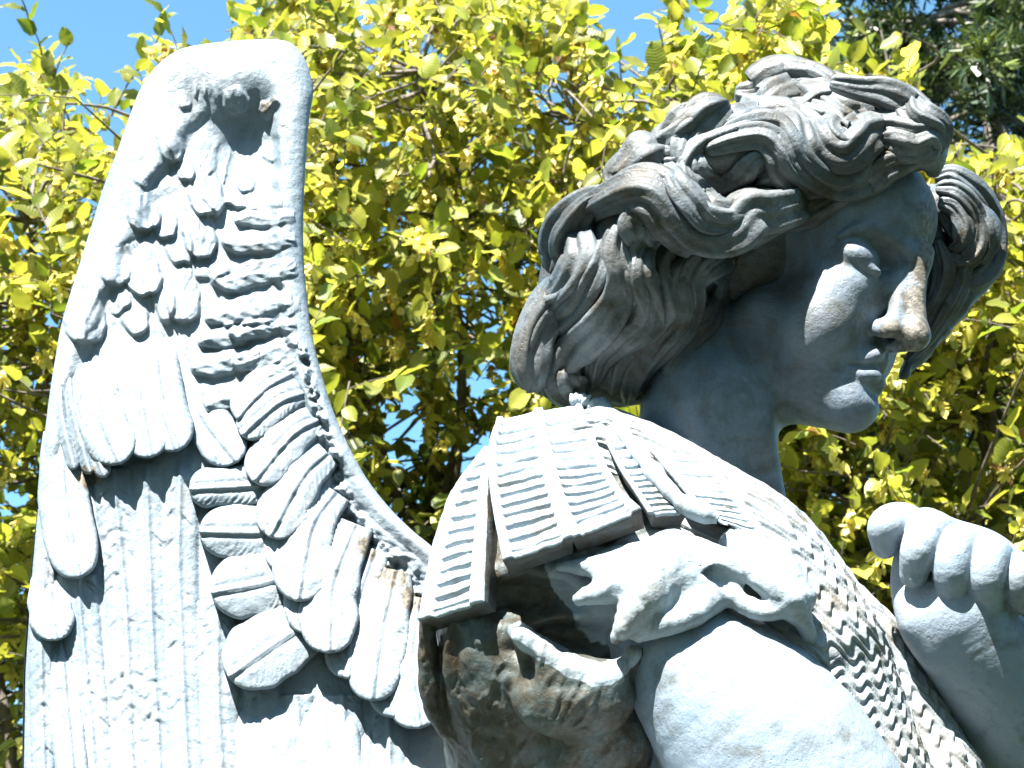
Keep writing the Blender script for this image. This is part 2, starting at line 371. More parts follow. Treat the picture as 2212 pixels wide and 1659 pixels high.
# long quills of the primaries behind
QUILLS = [([(240, 1010), (262, 1200), (275, 1400), (285, 1700), (290, 2050)], 44), ([(315, 1000), (322, 1200), (330, 1400), (345, 1700), (350, 2050)], 38), ([(390, 960), (385, 1200), (392, 1400), (405, 1700), (420, 2050)], 42),
          ([(165, 1240), (180, 1400), (205, 1700), (215, 2050)], 42), ([(470, 1300), (470, 1500), (480, 1700), (490, 2050)], 44), ([(560, 1450), (570, 1600), (560, 1800), (560, 2050)], 40), ([(100, 1100), (88, 1400), (95, 1700), (100, 2050)], 26),
          ([(640, 1500), (650, 1650), (650, 1850), (650, 2050)], 38), ([(740, 1500), (745, 1650), (745, 2050)], 42), ([(840, 1500), (845, 2050)], 40)]
QD = []
for pts, wd in QUILLS:
    c = cr(pts, 60); QD.append((c, wd))
def relief(U, V):
    L = Lx(V); R = Rx(V); top = np.interp(U, np.concatenate([_vl[::-1, 0], _vr[1:, 0]]), np.concatenate([_vl[::-1, 1], _vr[1:, 1]]))
    dl = U - L; dr = R - U
    d = np.minimum(dl, dr); d = np.where(V < 400, np.minimum(d, np.maximum((V - 84) * 0.98 + np.abs(U - 560) * -0.06, 0)), d)
    h = np.zeros_like(U)
    # inner recess bounded by a smooth raised rim
    rimr = np.interp(V, [84, 300, 600, 850, 1000, 1150, 1300], [80, 55, 48, 44, 46, 50, 60]); riml = np.interp(V, [84, 300, 500, 760, 900], [130, 100, 70, 20, 6])
    rl = np.clip((dl - riml + 14 * vnoise(V / 50, 0, seed=61)) / 50, 0, 1); rr = np.clip((dr - rimr + 8 * vnoise(V / 26, 0, seed=62)) / 22, 0, 1); rt = np.clip((V - 84 - 60 - 0.18 * np.abs(U - 560)) / 110, 0, 1)
    ins = rl * rr * rt; ins = ins * ins * (3 - 2 * ins)
    h -= 26 * ins
    dp = np.exp(-(((U - 535) / 72) ** 2 + ((V - 315) / 92) ** 2) * 1.0); h -= 80 * dp * ins
    dp = np.exp(-(((U - 420) / 40) ** 2 + ((V - 230) / 60) ** 2)); h -= 22 * dp
    h += 3.5 * fbm(U / 45, V / 45, oct=2, seed=3) * (0.3 + ins)
    # long primaries
    lo = np.clip((V - 990) / 40, 0, 1)
    pr = np.full_like(U, -99.0); tq = np.zeros_like(U); ok = np.zeros(U.shape, bool)
    for c, wd in QD:
        cu = np.interp(V, c[:, 1], c[:, 0]); t = (U - cu) / wd
        e = 17 * np.clip(1 - t * t, 0, 1) ** 0.5 + 7 * np.exp(-(t * wd / 6) ** 2) - 8 * np.clip(fbm(U / 34, (V - np.abs(t) * wd) / 11.0, seed=19) - 0.62, 0, 1) * (np.abs(t) > 0.2) + 2.2 * np.sin((V - np.abs(t) * wd * 1.1) / 7.0 + fbm(U / 20, V / 30, seed=9) * 2) * (np.abs(t) < 1) * np.clip(1.5 * fbm(U / 110, V / 150, seed=5) + 0.1, 0, 1.2)
        e = np.where((np.abs(t) < 1) & (V > c[0, 1]), e, -99); pr = np.maximum(pr, e)
    pr = np.where(pr < -50, 0, pr)
    h = h * (1 - lo) + lo * (-30 * np.clip(dr / 60, 0, 1) + pr)
    h = h + lo * 3 * fbm(U / 70, V / 110, oct=2, seed=13)
    for k, (p0, p1, wd, ht) in enumerate(STAMPS):
        m = (U > min(p0[0], p1[0]) - wd - 10) & (U < max(p0[0], p1[0]) + wd + 10) & (V > min(p0[1], p1[1]) - wd - 10) & (V < max(p0[1], p1[1]) + wd + 10)
        if not m.any(): continue
        u = U[m]; v = V[m]
        wob = 4.0 * fbm(u / 26, v / 26, oct=2, seed=k + 40)
        s, t, e = leaf_mask(u + wob, v + wob, p0, p1, wd)
        e = np.clip(e / 9, 0, 1); e = e * e * (3 - 2 * e)
        b = ht * (0.15 + 0.85 * np.clip(s, 0, 1)) * (0.55 + 0.45 * (1 - np.clip(t * t, 0, 1)))
        L2 = math.hypot(p1[0] - p0[0], p1[1] - p0[1])
        b += 1.2 * np.sin(np.abs(t) * wd * 0.26 + s * L2 * 0.18) * (ht > 24)
        b += 3.0 * np.exp(-(t * wd / 5) ** 2) * (ht > 22)
        hh = h[m]; h[m] = hh + e * (np.maximum(b, 0)) * 0.9
    # edge rounding
    r = 40.0; q = np.clip(1 - d / r, 0, 1); h -= r * (1 - np.sqrt(np.clip(1 - q * q, 0, 1)))
    # rough broken lumps beside the rim where it turns down to the shoulder
    cl = np.array([(655, 760), (690, 900), (718, 1000), (735, 1080), (790, 1170), (860, 1240), (905, 1300)], float)
    cc = cr(cl, 80); dd = np.full(U.shape, 1e9)
    msk = (V > 730) & (V < 1350) & (U > 600)
    if msk.any():
        uu, vv = U[msk], V[msk]; best = np.full(uu.shape, 1e9); st = np.zeros(uu.shape)
        for i, p in enumerate(cc):
            q2 = (uu - p[0]) ** 2 + (vv - p[1]) ** 2; b2 = q2 < best; best = np.where(b2, q2, best); st = np.where(b2, i / 79, st)
        dist = np.sqrt(best); wdt = 10 + 38 * np.clip(st - 0.2, 0, 1)
        g = np.exp(-(dist / wdt) ** 2)
        h[msk] += g * (26 * fbm(uu / 20, vv / 20, oct=3, seed=31) - 8 - 10 * st)
    h += 0.5 * fbm(U / 12, V / 12, oct=2, seed=8)
    return h
def wing_z(U, V):
    """front surface depth of the wing, bellied slightly forward in the middle"""
    return dz(V, WD + 22 * np.sin(np.clip((U - 50) / 700, 0, 1) * math.pi))
local_stain(m_wing, [((world(M(u_, v_, wing_z(np.array(u_), np.array(v_)))) - base).tolist(), r_ * 0.75 * S) for u_, v_, r_ in ((735, 1200, 50), (800, 1180, 70), (850, 1240, 90), (895, 1290, 70), (560, 235, 90), (190, 1030, 55))], (0.07, 0.062, 0.048), (0.49, 0.60))
def build_wing():
    nv, nu = 640, 300
    vv = 84.5 + (2050 - 84.5) * (np.concatenate([np.linspace(0, 1, 60, endpoint=False) ** 2 * 0.04, np.linspace(0.04, 0.82, 520, endpoint=False), np.linspace(0.82, 1, 60)]))
    tt = 0.5 - 0.5 * np.cos(np.linspace(0, math.pi, nu)); tt = 0.35 * tt + 0.65 * np.linspace(0, 1, nu)
    V = np.repeat(vv[:, None], nu, 1); L = Lx(V); R = Rx(V); U = L + (R - L) * tt[None]
    H = relief(U, V)
    P = M(U, V, wing_z(U, V) + H)
    # rounded back
    d = np.minimum(U - L, R - U); q = np.clip(1 - d / 60, 0, 1)
    B = M(U, V, wing_z(U, V) - 100 + np.maximum(56 * (1 - np.sqrt(np.clip(1 - q * q, 0, 1))), 56 * (1 - np.sqrt(np.clip(1 - np.clip(1 - (V - 84) / 60, 0, 1) ** 2, 0, 1)))))
    me = Mesh(); n, m = U.shape
    me.add(P, grid_faces(n, m)); me.add(B, grid_faces(n, m, flip=True))
    idx = np.arange(n * m).reshape(n, m); ring = np.concatenate([idx[0, :-1], idx[:-1, -1], idx[-1, ::-1][:-1], idx[::-1, 0][:-1]]); r2 = np.roll(ring, -1)
    me.f.append(np.stack([r2, ring, ring + n * m, r2 + n * m], 1))
    return link_mesh('wing', me, m_wing, statue)
def feather(parent, pts, W, lift0, lift1, thick=30, seed=0, crown=12, barb=1.5, tipk=0.5, ns=70, nt=34):
    c = cr(pts, ns); tg = np.gradient(c, axis=0); tg /= np.linalg.norm(tg, axis=1, keepdims=True); nr = np.stack([-tg[:, 1], tg[:, 0]], 1)
    s = np.linspace(0, 1, ns); L = np.linalg.norm(np.diff(c, axis=0), axis=1).sum()
    tip0 = max(0.3, 1 - W * 1.25 / L)
    prof = W * (0.64 + 0.36 * np.clip(s / 0.45, 0, 1) ** 0.8) * np.clip(1 - np.clip((s - tip0) / (1 - tip0), 0, 1) ** 2.3, 0, 1) ** 0.5
    prof = prof * (1 + 0.07 * vnoise(s * 7, seed * 3.1, seed=4)) + 0.4
    th = np.linspace(-math.pi / 2, math.pi / 2, nt); t = np.sin(th) * 0.55 + 0.45 * np.linspace(-1, 1, nt)
    U = c[:, 0:1] + nr[:, 0:1] * prof[:, None] * t; V = c[:, 1:2] + nr[:, 1:2] * prof[:, None] * t
    base = wing_z(U, V)
    T = np.broadcast_to(t, U.shape); Sg = np.broadcast_to(s[:, None], U.shape)
    lift = lift0 + (lift1 - lift0) * Sg ** 1.3
    edge = np.clip((1 - np.abs(T)) * prof[:, None] / 9, 0, 1); edge = np.minimum(edge, np.clip((1 - Sg) * L / 10, 0, 1)); er = 1 - np.sqrt(1 - (1 - edge) ** 2)
    lift = lift - 34 * np.clip(1 - Sg / 0.3, 0, 1) ** 1.5
    z = lift + crown * (1 - T ** 2) - 11 * er
    x = T * prof[:, None]
    z += 5 * np.exp(-(x / 6) ** 2) - 3.5 * np.exp(-((np.abs(x) - 10) / 5) ** 2)
    z += barb * np.sin((Sg * L - np.abs(x) * 1.0) * 0.42 + 2.5 * fbm(U / 30, V / 30, seed=seed)) * np.clip(0.5 + 1.2 * fbm(U / 40, V / 40, seed=seed + 5), 0, 1) * np.clip(np.abs(T) * 2.5 - 0.3, 0, 1)
    z += 2.2 * fbm(U / 32, V / 32, oct=2, seed=seed + 2)
    P = M(U, V, base + z)
    back = M(U, V, base + np.minimum(lift - thick, lift - 8) - 6 * (1 - T ** 2)) 
    me = Mesh(); n, m = U.shape
    me.add(P, grid_faces(n, m)); me.add(back, grid_faces(n, m, flip=True))
    idx = np.arange(n * m).reshape(n, m); ring = np.concatenate([idx[0, :-1], idx[:-1, -1], idx[-1, ::-1][:-1], idx[::-1, 0][:-1]]); r2 = np.roll(ring, -1)
    me.f.append(np.stack([r2, ring, ring + n * m, r2 + n * m], 1))
    o = link_mesh('feather', me, m_wing, parent); o.data.materials[0] = m_wing
    return o
if want('wing'):
    wing = build_wing()
    FE = [  # pts, half width, lift root, lift tip, thickness
        # layer hanging on the left
        ([(130, 790), (134, 900), (162, 1015)], 15, 0, 14, 40), ([(145, 775), (160, 900), (196, 1025)], 17, 6, 26, 50), ([(164, 770), (178, 900), (228, 1032)], 20, 12, 34, 60),
        ([(330, 700), (345, 850), (385, 975)], 46, -6, 34, 60), ([(265, 720), (300, 860), (325, 990)], 44, 0, 42, 70), ([(420, 830), (440, 900), (515, 998)], 44, -10, 30, 60),
        ([(205, 762), (212, 880), (262, 1003)], 46, 14, 50, 70),
        ([(132, 930), (138, 1080), (170, 1250)], 48, 4, 26, 50), ([(108, 1230), (108, 1300), (120, 1385)], 42, -6, 20, 44),
        ([(130, 1340), (140, 1500), (165, 1760)], 32, -6, 14, 30),
        # short ones pointing left, middle column
        ([(620, 1045), (520, 1050), (408, 1056)], 36, 20, 40, 70), ([(625, 1148), (530, 1150), (430, 1148)], 50, 22, 46, 76),
        ([(640, 1240), (550, 1262), (455, 1280)], 60, 22, 48, 80), ([(690, 1330), (600, 1385), (492, 1462)], 66, 22, 50, 80),
        ([(640, 800), (570, 840), (510, 905)], 34, 10, 30, 50),
        # tall ones hanging from the rim
        ([(668, 845), (600, 870), (520, 940)], 34, 20, 36, 50), ([(690, 905), (630, 940), (545, 1040)], 42, 24, 44, 60),
        ([(705, 975), (650, 1030), (580, 1160)], 46, 30, 50, 70), ([(722, 1060), (670, 1140), (640, 1300)], 50, 34, 58, 90),
        ([(905, 1290), (885, 1420), (905, 1575)], 52, 24, 50, 90), ([(850, 1230), (820, 1370), (800, 1515)], 52, 30, 56, 90), ([(765, 1130), (715, 1260), (708, 1412)], 52, 38, 66, 100),
        ([(806, 1185), (764, 1320), (752, 1468)], 46, 18, 38, 80), ([(868, 1262), (848, 1420), (852, 1552)], 44, 14, 34, 80), ([(694, 1010), (640, 1100), (604, 1236)], 40, 16, 34, 60), ([(690, 1100), (660, 1220), (668, 1370)], 44, 20, 40, 80),
        # lowest row
        ([(560, 1500), (590, 1640), (590, 1850)], 74, 6, 36, 60), ([(690, 1480), (705, 1640), (700, 1860)], 66, 4, 40, 60), ([(800, 1560), (790, 1700), (800, 1900)], 62, 4, 36, 60), ([(880, 1600), (880, 1700), (880, 1900)], 50, 0, 30, 60)]
    for i, (pts, W_, l0, l1, th) in enumerate(FE): feather(wing, pts, W_ * (1.0 if W_ < 30 else 1.2), l0 - 22, l1 - 8, th + 20, seed=i + 1)

# --- head, neck
Fv = np.array([.765, -.165, .62]); Uv = np.array([.29, .93, -.2]); Fv /= np.linalg.norm(Fv); Uv -= Fv * (Uv @ Fv); Uv /= np.linalg.norm(Uv)
Nv = -np.cross(Uv, Fv); HB = np.stack([Fv, Uv, Nv])
O = M(2006, 572, 10.0)
def Lc(f, u, n): return O + f * Fv + u * Uv + n * Nv
def Li(u, v, n):
    """point of the plane n units off the face's midline that is seen at u,v"""
    f = g = 0.0
    for _ in range(12):
        p = Lc(f, g, n); pu, pv = to_uv(p); ex = u - pu; ey = -(v - pv)
        A = np.array([[Fv[0], Uv[0]], [Fv[1], Uv[1]]]); df = np.linalg.solve(A, [ex, ey]); f += df[0]; g += df[1]
    return Lc(f, g, n)
def Fof(p): return float((np.asarray(p) - O) @ Fv), float((np.asarray(p) - O) @ Uv), float((np.asarray(p) - O) @ Nv)
def mir(p):
    f, u, n = Fof(p); return Lc(f, u, -n)
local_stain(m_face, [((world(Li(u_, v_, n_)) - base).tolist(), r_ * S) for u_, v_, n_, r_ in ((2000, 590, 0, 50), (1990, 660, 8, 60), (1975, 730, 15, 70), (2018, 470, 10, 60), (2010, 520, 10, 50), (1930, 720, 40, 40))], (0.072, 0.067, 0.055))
def build_head():
    c = Clay((150, -420, -520), (960, 520, 420), 4.0)
    e = lambda f, u, n, r, k=20, sub=False: c.ell(Lc(f, u, n), r, k, HB, sub)
    e(-325, 70, 0, (265, 235, 205), 10)                    # skull
    e(-185, -60, 0, (138, 230, 150), 36)                  # face mass
    e(-166, 85, 0, (140, 140, 138), 26)                     # forehead
    for s in (1, -1):
        e(-138, -108, s * 100, (60, 44, 52), 40)            # cheek bones
        e(-150, -192, s * 90, (82, 104, 86), 40)           # cheeks
        chin = Li(1838, 876, 0) ; f, u, n = Fof(chin)
        c.cone(Lc(f - 8, u + 6, s * 16), Lc(-290, -205, s * 118), 52, 56, 60)   # jaw
    chin = Li(1844, 873, 0); c.ell(chin - Fv * 8, 37, 30)
    # under-jaw and neck
    c.cone(Li(1760, 830, 0), Li(1560, 800, 0), 90, 110, 50)
    c.tube([Li(1520, 640, 0), M(1530, 860, -90), M(1520, 1010, -80), M(1490, 1150, -50)], [140, 148, 160, 180], 50)
    c.tube([Li(1570, 700, 90), M(1636, 900, 20), M(1668, 1080, 20)], [30, 26, 30], 40)     # neck muscle
    # brow: arched ridge each side
    bn = [(1984, 566, 10), (1953, 533, 45), (1908, 506, 90), (1866, 492, 128), (1815, 512, 160)]
    P = [Li(a, b, n) for a, b, n in bn]
    for q in (P, [mir(p) for p in P]): c.tube([x - Fv * 5 for x in q], [17, 17, 15, 12, 4], 18)
    # eye sockets, balls, lids
    E = Li(1873, 566, 98); 
    for EE, sg in ((E, 1), (mir(E), -1)):
        c.ell(EE + Fv * 29 + Uv * 15 - sg * Nv * 2, (50, 36, 68), 20, HB, sub=True)
        c.ell(EE - Fv * 33 + Uv * 4 - sg * Nv * 4, (53, 39, 60), 11, HB)
    li = [(1826, 549, 132), (1850, 563, 122), (1880, 577, 104), (1904, 588, 84), (1915, 592, 66)]
    P = [Li(a, b, n) for a, b, n in li]
    lo_ = [(1828, 556, 130), (1850, 580, 120), (1876, 598, 102), (1900, 604, 82), (1914, 596, 66)]
    P2 = [Li(a, b, n) for a, b, n in lo_]
    for q in (P, [mir(p) for p in P]): c.tube([x - Fv * o_ - Uv * 2 for x, o_ in zip(q, (16, 5, 3, 8, 22))], [4, 8, 10, 8, 2], 9)
    for q in (P2, [mir(p) for p in P2]): c.tube([x - Fv * o_ - Uv * 4 for x, o_ in zip(q, (16, 12, 12, 17, 28))], [4, 8, 9, 8, 4], 7)
    # nose
    tip = Li(1984, 726, 0)
    c.tube([Li(2006, 548, 0) - Fv * 14, Li(1998, 604, 0) - Fv * 16, Li(1985, 662, 0) - Fv * 8, tip - Fv * 6], [25, 20, 22, 28], 20)
    c.ell(tip - Fv * 8, 31, 14)
    c.tube([Li(1950, 600, 20), Li(1938, 660, 30), Li(1925, 705, 38)], [11, 14, 17], 34); c.tube([mir(Li(1950, 600, 20)), mir(Li(1938, 660, 30)), mir(Li(1925, 705, 38))], [11, 14, 17], 34)
    for p in (Li(1914, 712, 44),):
        for q in (p, mir(p)): c.ell(q - Fv * 6, (26, 17, 14), 24, HB)
    c.tube([tip - Uv * 14 - Fv * 4, Li(1925, 752, 0)], [14, 14], 14)
    for p in (Li(1932, 742, 25),):
        for q in (p, mir(p)): c.ell(q - Uv * 5, (16, 12, 9), 6, HB, sub=True)
    # mouth
    c.ell(Li(1868, 790, 0) - Fv * 22, (46, 62, 62), 40, HB)
    up = [(1838, 788, 64), (1866, 776, 42), (1893, 768, 18), (1903, 770, 0)]
    U1 = [Li(a, b, n) for a, b, n in up]; U1 = U1 + [mir(p) for p in U1[-2::-1]]
    c.tube([p - Fv * 4 for p in U1], [5, 13, 17, 15, 17, 13, 5], 10)
    lw = [(1838, 792, 62), (1862, 810, 42), (1884, 815, 18), (1892, 816, 0)]
    L1 = [Li(a, b, n) for a, b, n in lw]; L1 = L1 + [mir(p) for p in L1[-2::-1]]
    c.tube([p - Fv * 6 for p in L1], [6, 16, 20, 20, 20, 16, 6], 10)
    mo = [(1832, 787, 68), (1862, 792, 44), (1888, 791, 18), (1900, 792, 0)]
    M1 = [Li(a, b, n) for a, b, n in mo]; M1 = M1 + [mir(p) for p in M1[-2::-1]]
    c.tube([p + Fv * 5 for p in M1], [6, 7, 6, 5, 6, 7, 6], 8, sub=True)
    c.ell(Li(1884, 846, 0) + Fv * 16, (20, 14, 40), 22, HB, sub=True)
    c.tube([Li(1918, 752, 0) + Fv * 9, Li(1908, 768, 0) + Fv * 12], [6, 7], 10, sub=True)
    # ear lobe
    c.ell(Li(1588, 592, 168), (20, 30, 16), 16, HB); c.ell(Li(1566, 540, 168), (26, 46, 18), 16, HB)
    return c
def build_hair(head):
    c = Clay((-20, -120, -620), (1100, 660, 420), 5.0)
    e = lambda f, u, n, r, k=30, sub=False: c.ell(Lc(f, u, n), r, k, HB, sub)
    e(-372, 120, 0, (262, 225, 222), 10)
    e(-420, -10, 60, (200, 220, 200), 40)
    c.ell(M(1410, 530, -20), (140, 150, 170), 50); c.ell(M(1320, 620, -60), (115, 150, 150), 50); c.ell(M(1245, 780, -150), (95, 110, 130), 50)
    c.ell(M(1350, 780, -130), (110, 100, 120), 50); c.ell(M(1440, 690, -70), (80, 120, 90), 50)
    c.tube([M(1470, 380, 45), M(1600, 330, 30), M(1740, 340, 15), M(1850, 335, 5), M(1960, 320, -10)], [60, 62, 60, 54, 44], 40)   # roll above the brow
    c.tube([M(1330, 440, 70), M(1430, 430, 110), M(1500, 480, 120), M(1590, 480, 90), M(1680, 440, 60)], [40, 50, 46, 40, 30], 30)
    c.ell(M(1560, 400, 110), (62, 34, 60), 30, sub=True); c.ell(M(1420, 540, 150), (60, 44, 60), 30, sub=True); c.ell(M(1480, 600, 110), (70, 110, 60), 40, sub=True)
    c.ell(M(1980, 300, -20), (70, 60, 78), 40); c.tube([M(1990, 290, 25), M(2018, 330, 5), M(2018, 370, -15)], [34, 26, 14], 20)
    # far side mass
    c.tube([M(2000, 470, -190), M(2010, 560, -200), M(1995, 640, -190)], [40, 46, 34], 30); c.tube([M(2020, 440, -230), M(2090, 490, -230), M(2105, 570, -230), M(2060, 640, -210), M(2000, 740, -180), M(1950, 810, -150)], [46, 58, 54, 46, 28, 12], 30)
    # face window
    return c
bodym = Mesh()
if want('head'):
    hc = build_head(); V_, Q_ = hc.mesh()
    bodym.add(V_, Q_); n_head_faces = len(Q_)
    if want('hair') or not ONLY:
        hr = build_hair(hc)
        V2, Q2 = hr.mesh()
        V2 = V2 + 4 * np.stack([fbm(V2[:, 0] / 30, V2[:, 1] / 30, V2[:, 2] / 30, seed=k) for k in (1, 2, 3)], 1)
        zm = hr.zmap(); zh = hc.zmap()
        def surf(x, y):
            a = hr.surf_z(zm, x, y); b = hc.surf_z(zh, x, y)
            ok = (x > hc.lo[0] + 5) & (x < hc.ax[0][-1] - 5) & (y > hc.lo[1] + 5) & (y < hc.ax[1][-1] - 5)
            b = np.where(ok, b, np.nan); return np.fmax(a, b)
        hm = Mesh(); hm.add(V2, Q2)
        def lock(pts, r, off=0.35, seed=0, k=5, flat=0.85, amp=0.15, zlist=None, n=None):
            """one carved lock: image-space polyline laid on the hair mass"""
            P2 = cr([(1109.4 + a * .5145, 128 + b * .5145) for a, b in pts], n or max(24, int(len(pts) * 9)))
            z0 = np.full(len(P2), 0.0)
            if zlist is not None: z = np.interp(np.linspace(0, 1, len(P2)), np.linspace(0, 1, len(zlist)), zlist)
            else:
                z = np.full(len(P2), 60.0)
                for _ in range(3):
                    q = M(P2[:, 0], P2[:, 1], z); zz = surf(q[:, 0], q[:, 1])
                    good = ~np.isnan(zz)
                    if good.any(): zz = np.interp(np.arange(len(zz)), np.nonzero(good)[0], zz[good])
                    else: zz = z
                    z = zz
                for _ in range(6): z[1:-1] = (z[:-2] + 2 * z[1:-1] + z[2:]) / 4
            s = np.linspace(0, 1, len(P2)); R = r * (0.30 + 0.70 * np.sin(np.clip(s * 1.02, 0, 1) * math.pi) ** 0.55) * (1 + 0.12 * np.sin(s * 9 + seed))
            C = M(P2[:, 0], P2[:, 1], z + off * R)
            tg = np.gradient(C, axis=0); tg /= np.linalg.norm(tg, axis=1, keepdims=True)
            zax = np.array([0, 0, 1.0]); side = np.cross(tg, zax); side /= np.linalg.norm(side, axis=1, keepdims=True) + 1e-6; out = np.cross(side, tg)
            na = 44; th = np.linspace(0, 2 * math.pi, na, endpoint=False)[None]
            tw = s[:, None] * 2.2 + seed
            rr = R[:, None] * (1 + amp * np.cos(k * th + tw) + amp * 0.55 * np.cos((2 * k + 1) * th - tw * 1.7 + seed) + 0.03 * np.cos(23 * th))
            X = C[:, None] + side[:, None] * (rr * np.cos(th))[..., None] + out[:, None] * (rr * np.sin(th) * flat)[..., None]
            hm.add(X, grid_faces(len(P2), na, wrap=True))
            for end, fl in ((0, False), (len(P2) - 1, True)):
                b0 = end * na; ctr = C[end][None]; hm.add(ctr, np.zeros((0, 3), int)); ci = hm.n - 1
                b = hm.n - 1 - len(P2) * na - (0 if end == 0 else 1) + b0
                j = np.arange(na); tri = np.stack([b + j, b + (j + 1) % na, np.full(na, ci)], 1); hm.f.append(tri if fl else tri[:, ::-1])
        LK = [([(720, 500), (715, 430), (780, 350), (900, 300), (1020, 262), (1120, 245), (1180, 290), (1215, 380), (1290, 465), (1370, 500), (1440, 465), (1480, 395), (1540, 340)], 30),
              ([(860, 330), (980, 290), (1090, 290), (1150, 360), (1190, 440), (1270, 500), (1370, 530), (1480, 505), (1560, 450), (1660, 420), (1740, 380)], 30),
              ([(800, 380), (920, 340), (1040, 330), (1110, 390), (1150, 470), (1230, 540), (1350, 560), (1450, 540)], 26),
              ([(1120, 220), (1200, 235), (1260, 300), (1310, 370), (1380, 400), (1440, 360), (1490, 310), (1580, 290), (1690, 300), (1780, 290)], 28),
              ([(1150, 190), (1230, 205), (1310, 250), (1350, 320), (1400, 345), (1450, 300), (1530, 255), (1640, 240), (1730, 250)], 24),
              ([(930, 140), (1010, 150), (1070, 110), (1150, 85), (1240, 90), (1310, 130), (1370, 190)], 34),
              ([(950, 190), (1050, 200), (1120, 160), (1220, 140), (1310, 180), (1400, 230), (1500, 235)], 32),
              ([(1210, 215), (1290, 185), (1380, 190), (1440, 230), (1530, 250), (1620, 225), (1660, 190)], 26),
              ([(1260, 90), (1350, 110), (1430, 150), (1530, 150), (1620, 180), (1700, 240), (1780, 280), (1800, 330), (1788, 385)], 26),
              ([(1330, 95), (1450, 120), (1560, 140), (1650, 190), (1730, 240), (1800, 300)], 24),
              ([(1500, 330), (1580, 330), (1680, 350), (1750, 330), (1790, 380)], 26),
              ([(1560, 390), (1640, 400), (1720, 400), (1780, 370)], 20),
              ([(700, 420), (720, 520), (770, 600), (840, 650), (920, 655), (980, 600), (1010, 530), (1080, 490), (1150, 480)], 26),
              ([(760, 400), (780, 480), (850, 530), (930, 500), (1000, 430), (1060, 400)], 22), ([(780, 500), (850, 580), (930, 570), (990, 500)], 18),
              ([(420, 560), (480, 520), (560, 505), (640, 540), (690, 620), (740, 700), (820, 740), (920, 720), (990, 650), (1070, 640), (1200, 610), (1330, 570), (1450, 540)], 34),
              ([(290, 720), (320, 640), (420, 580), (530, 560), (610, 600), (670, 690), (740, 760), (850, 780), (940, 750)], 30),
              ([(600, 420), (640, 480), (690, 560), (740, 620), (800, 690), (880, 700), (960, 650)], 26),
              ([(640, 370), (560, 410), (480, 470), (430, 540)], 34), ([(900, 190), (800, 250), (720, 320), (640, 380), (560, 430)], 34), ([(700, 400), (650, 420), (600, 400), (560, 440), (520, 500)], 26),
              ([(980, 250), (880, 260), (780, 300), (720, 380), (700, 470)], 30), ([(860, 210), (760, 250), (680, 310), (600, 370)], 26),
              ([(400, 560), (320, 610), (260, 680), (220, 760), (210, 860), (180, 950), (160, 1040)], 34),
              ([(330, 640), (300, 740), (310, 830), (280, 920), (220, 1000), (140, 1080), (90, 1170), (60, 1280)], 32),
              ([(280, 880), (240, 980), (160, 1060), (100, 1160), (80, 1280), (90, 1400)], 36),
              ([(390, 760), (380, 860), (330, 960), (270, 1060), (180, 1140), (130, 1240), (120, 1370)], 32),
              ([(450, 700), (430, 800), (450, 900), (430, 1010), (370, 1110), (290, 1190), (220, 1270), (190, 1400)], 32),
              ([(520, 720), (490, 800), (500, 900), (530, 1000), (510, 1090), (430, 1170), (360, 1260), (330, 1370)], 30),
              ([(640, 720), (570, 760), (530, 840), (530, 940), (560, 1040), (570, 1110), (530, 1160), (440, 1190), (380, 1250)], 26),
              ([(700, 760), (640, 800), (600, 880), (620, 980), (640, 1060), (600, 1140), (520, 1210), (450, 1290), (420, 1400)], 28),
              ([(760, 820), (700, 880), (670, 960), (680, 1050), (640, 1150), (560, 1240), (500, 1330), (480, 1430)], 28),
              ([(860, 800), (790, 840), (740, 920), (740, 1020), (700, 1120), (620, 1220), (560, 1310)], 24),
              ([(600, 600), (540, 640), (500, 700), (520, 780)], 24), ([(640, 640), (590, 680), (560, 740), (590, 800)], 20),
              ([(250, 1240), (220, 1320), (250, 1400), (300, 1430)], 30), ([(150, 1180), (130, 1290), (150, 1400)], 30),
              ([(1100, 640), (1180, 660), (1270, 640), (1370, 580), (1440, 540)], 20), ([(950, 720), (1040, 700), (1150, 690), (1280, 650)], 16),
              ([(1330, 590), (1180, 650), (1060, 700), (980, 760), (940, 830)], 20), ([(890, 770), (850, 850), (850, 940), (810, 1030), (740, 1100), (680, 1200)], 24), ([(960, 740), (890, 790), (860, 850), (800, 900), (760, 980)], 22),
              ([(1000, 560), (1100, 540), (1210, 570), (1340, 560), (1440, 520)], 24), ([(900, 1000), (850, 1040), (800, 1120), (700, 1230), (640, 1330)], 20), ([(780, 700), (850, 720), (940, 690), (1010, 640)], 20)]
        for i, (p, r) in enumerate(LK):
            if i in (11,): pass
            lock(p, r * 1.42, 0.0 + 0.3 * ((i * 7) % 5) / 5, seed=i, k=4 + i % 3)
        FK = [([(1770, 500), (1830, 485), (1900, 530), (1965, 600), (2012, 690), (2020, 790), (1990, 880), (1920, 930), (1860, 900)], 32, [-170, -165, -175, -185, -190, -190, -180, -165, -150]),
              ([(1775, 540), (1850, 550), (1925, 620), (1955, 720), (1930, 810), (1870, 850), (1835, 810)], 28, [-150, -145, -148, -155, -155, -145, -135]),
              ([(1785, 600), (1840, 620), (1880, 690), (1870, 770), (1830, 800)], 24, [-135] * 5),
              ([(1790, 640), (1860, 740), (1880, 850), (1850, 960), (1790, 1070), (1730, 1170), (1650, 1270)], 25, [-150] * 7),
              ([(1930, 600), (1985, 680), (2000, 780), (1960, 860)], 22, [-150] * 4), ([(1780, 760), (1810, 880), (1780, 990), (1720, 1090)], 22, [-140] * 4)]
        for i, (p, r, zl) in enumerate(FK): lock(p, r, 0.3, seed=i + 50, k=5, zlist=zl)
        hair = link_mesh('hair', hm, m_hair, statue)

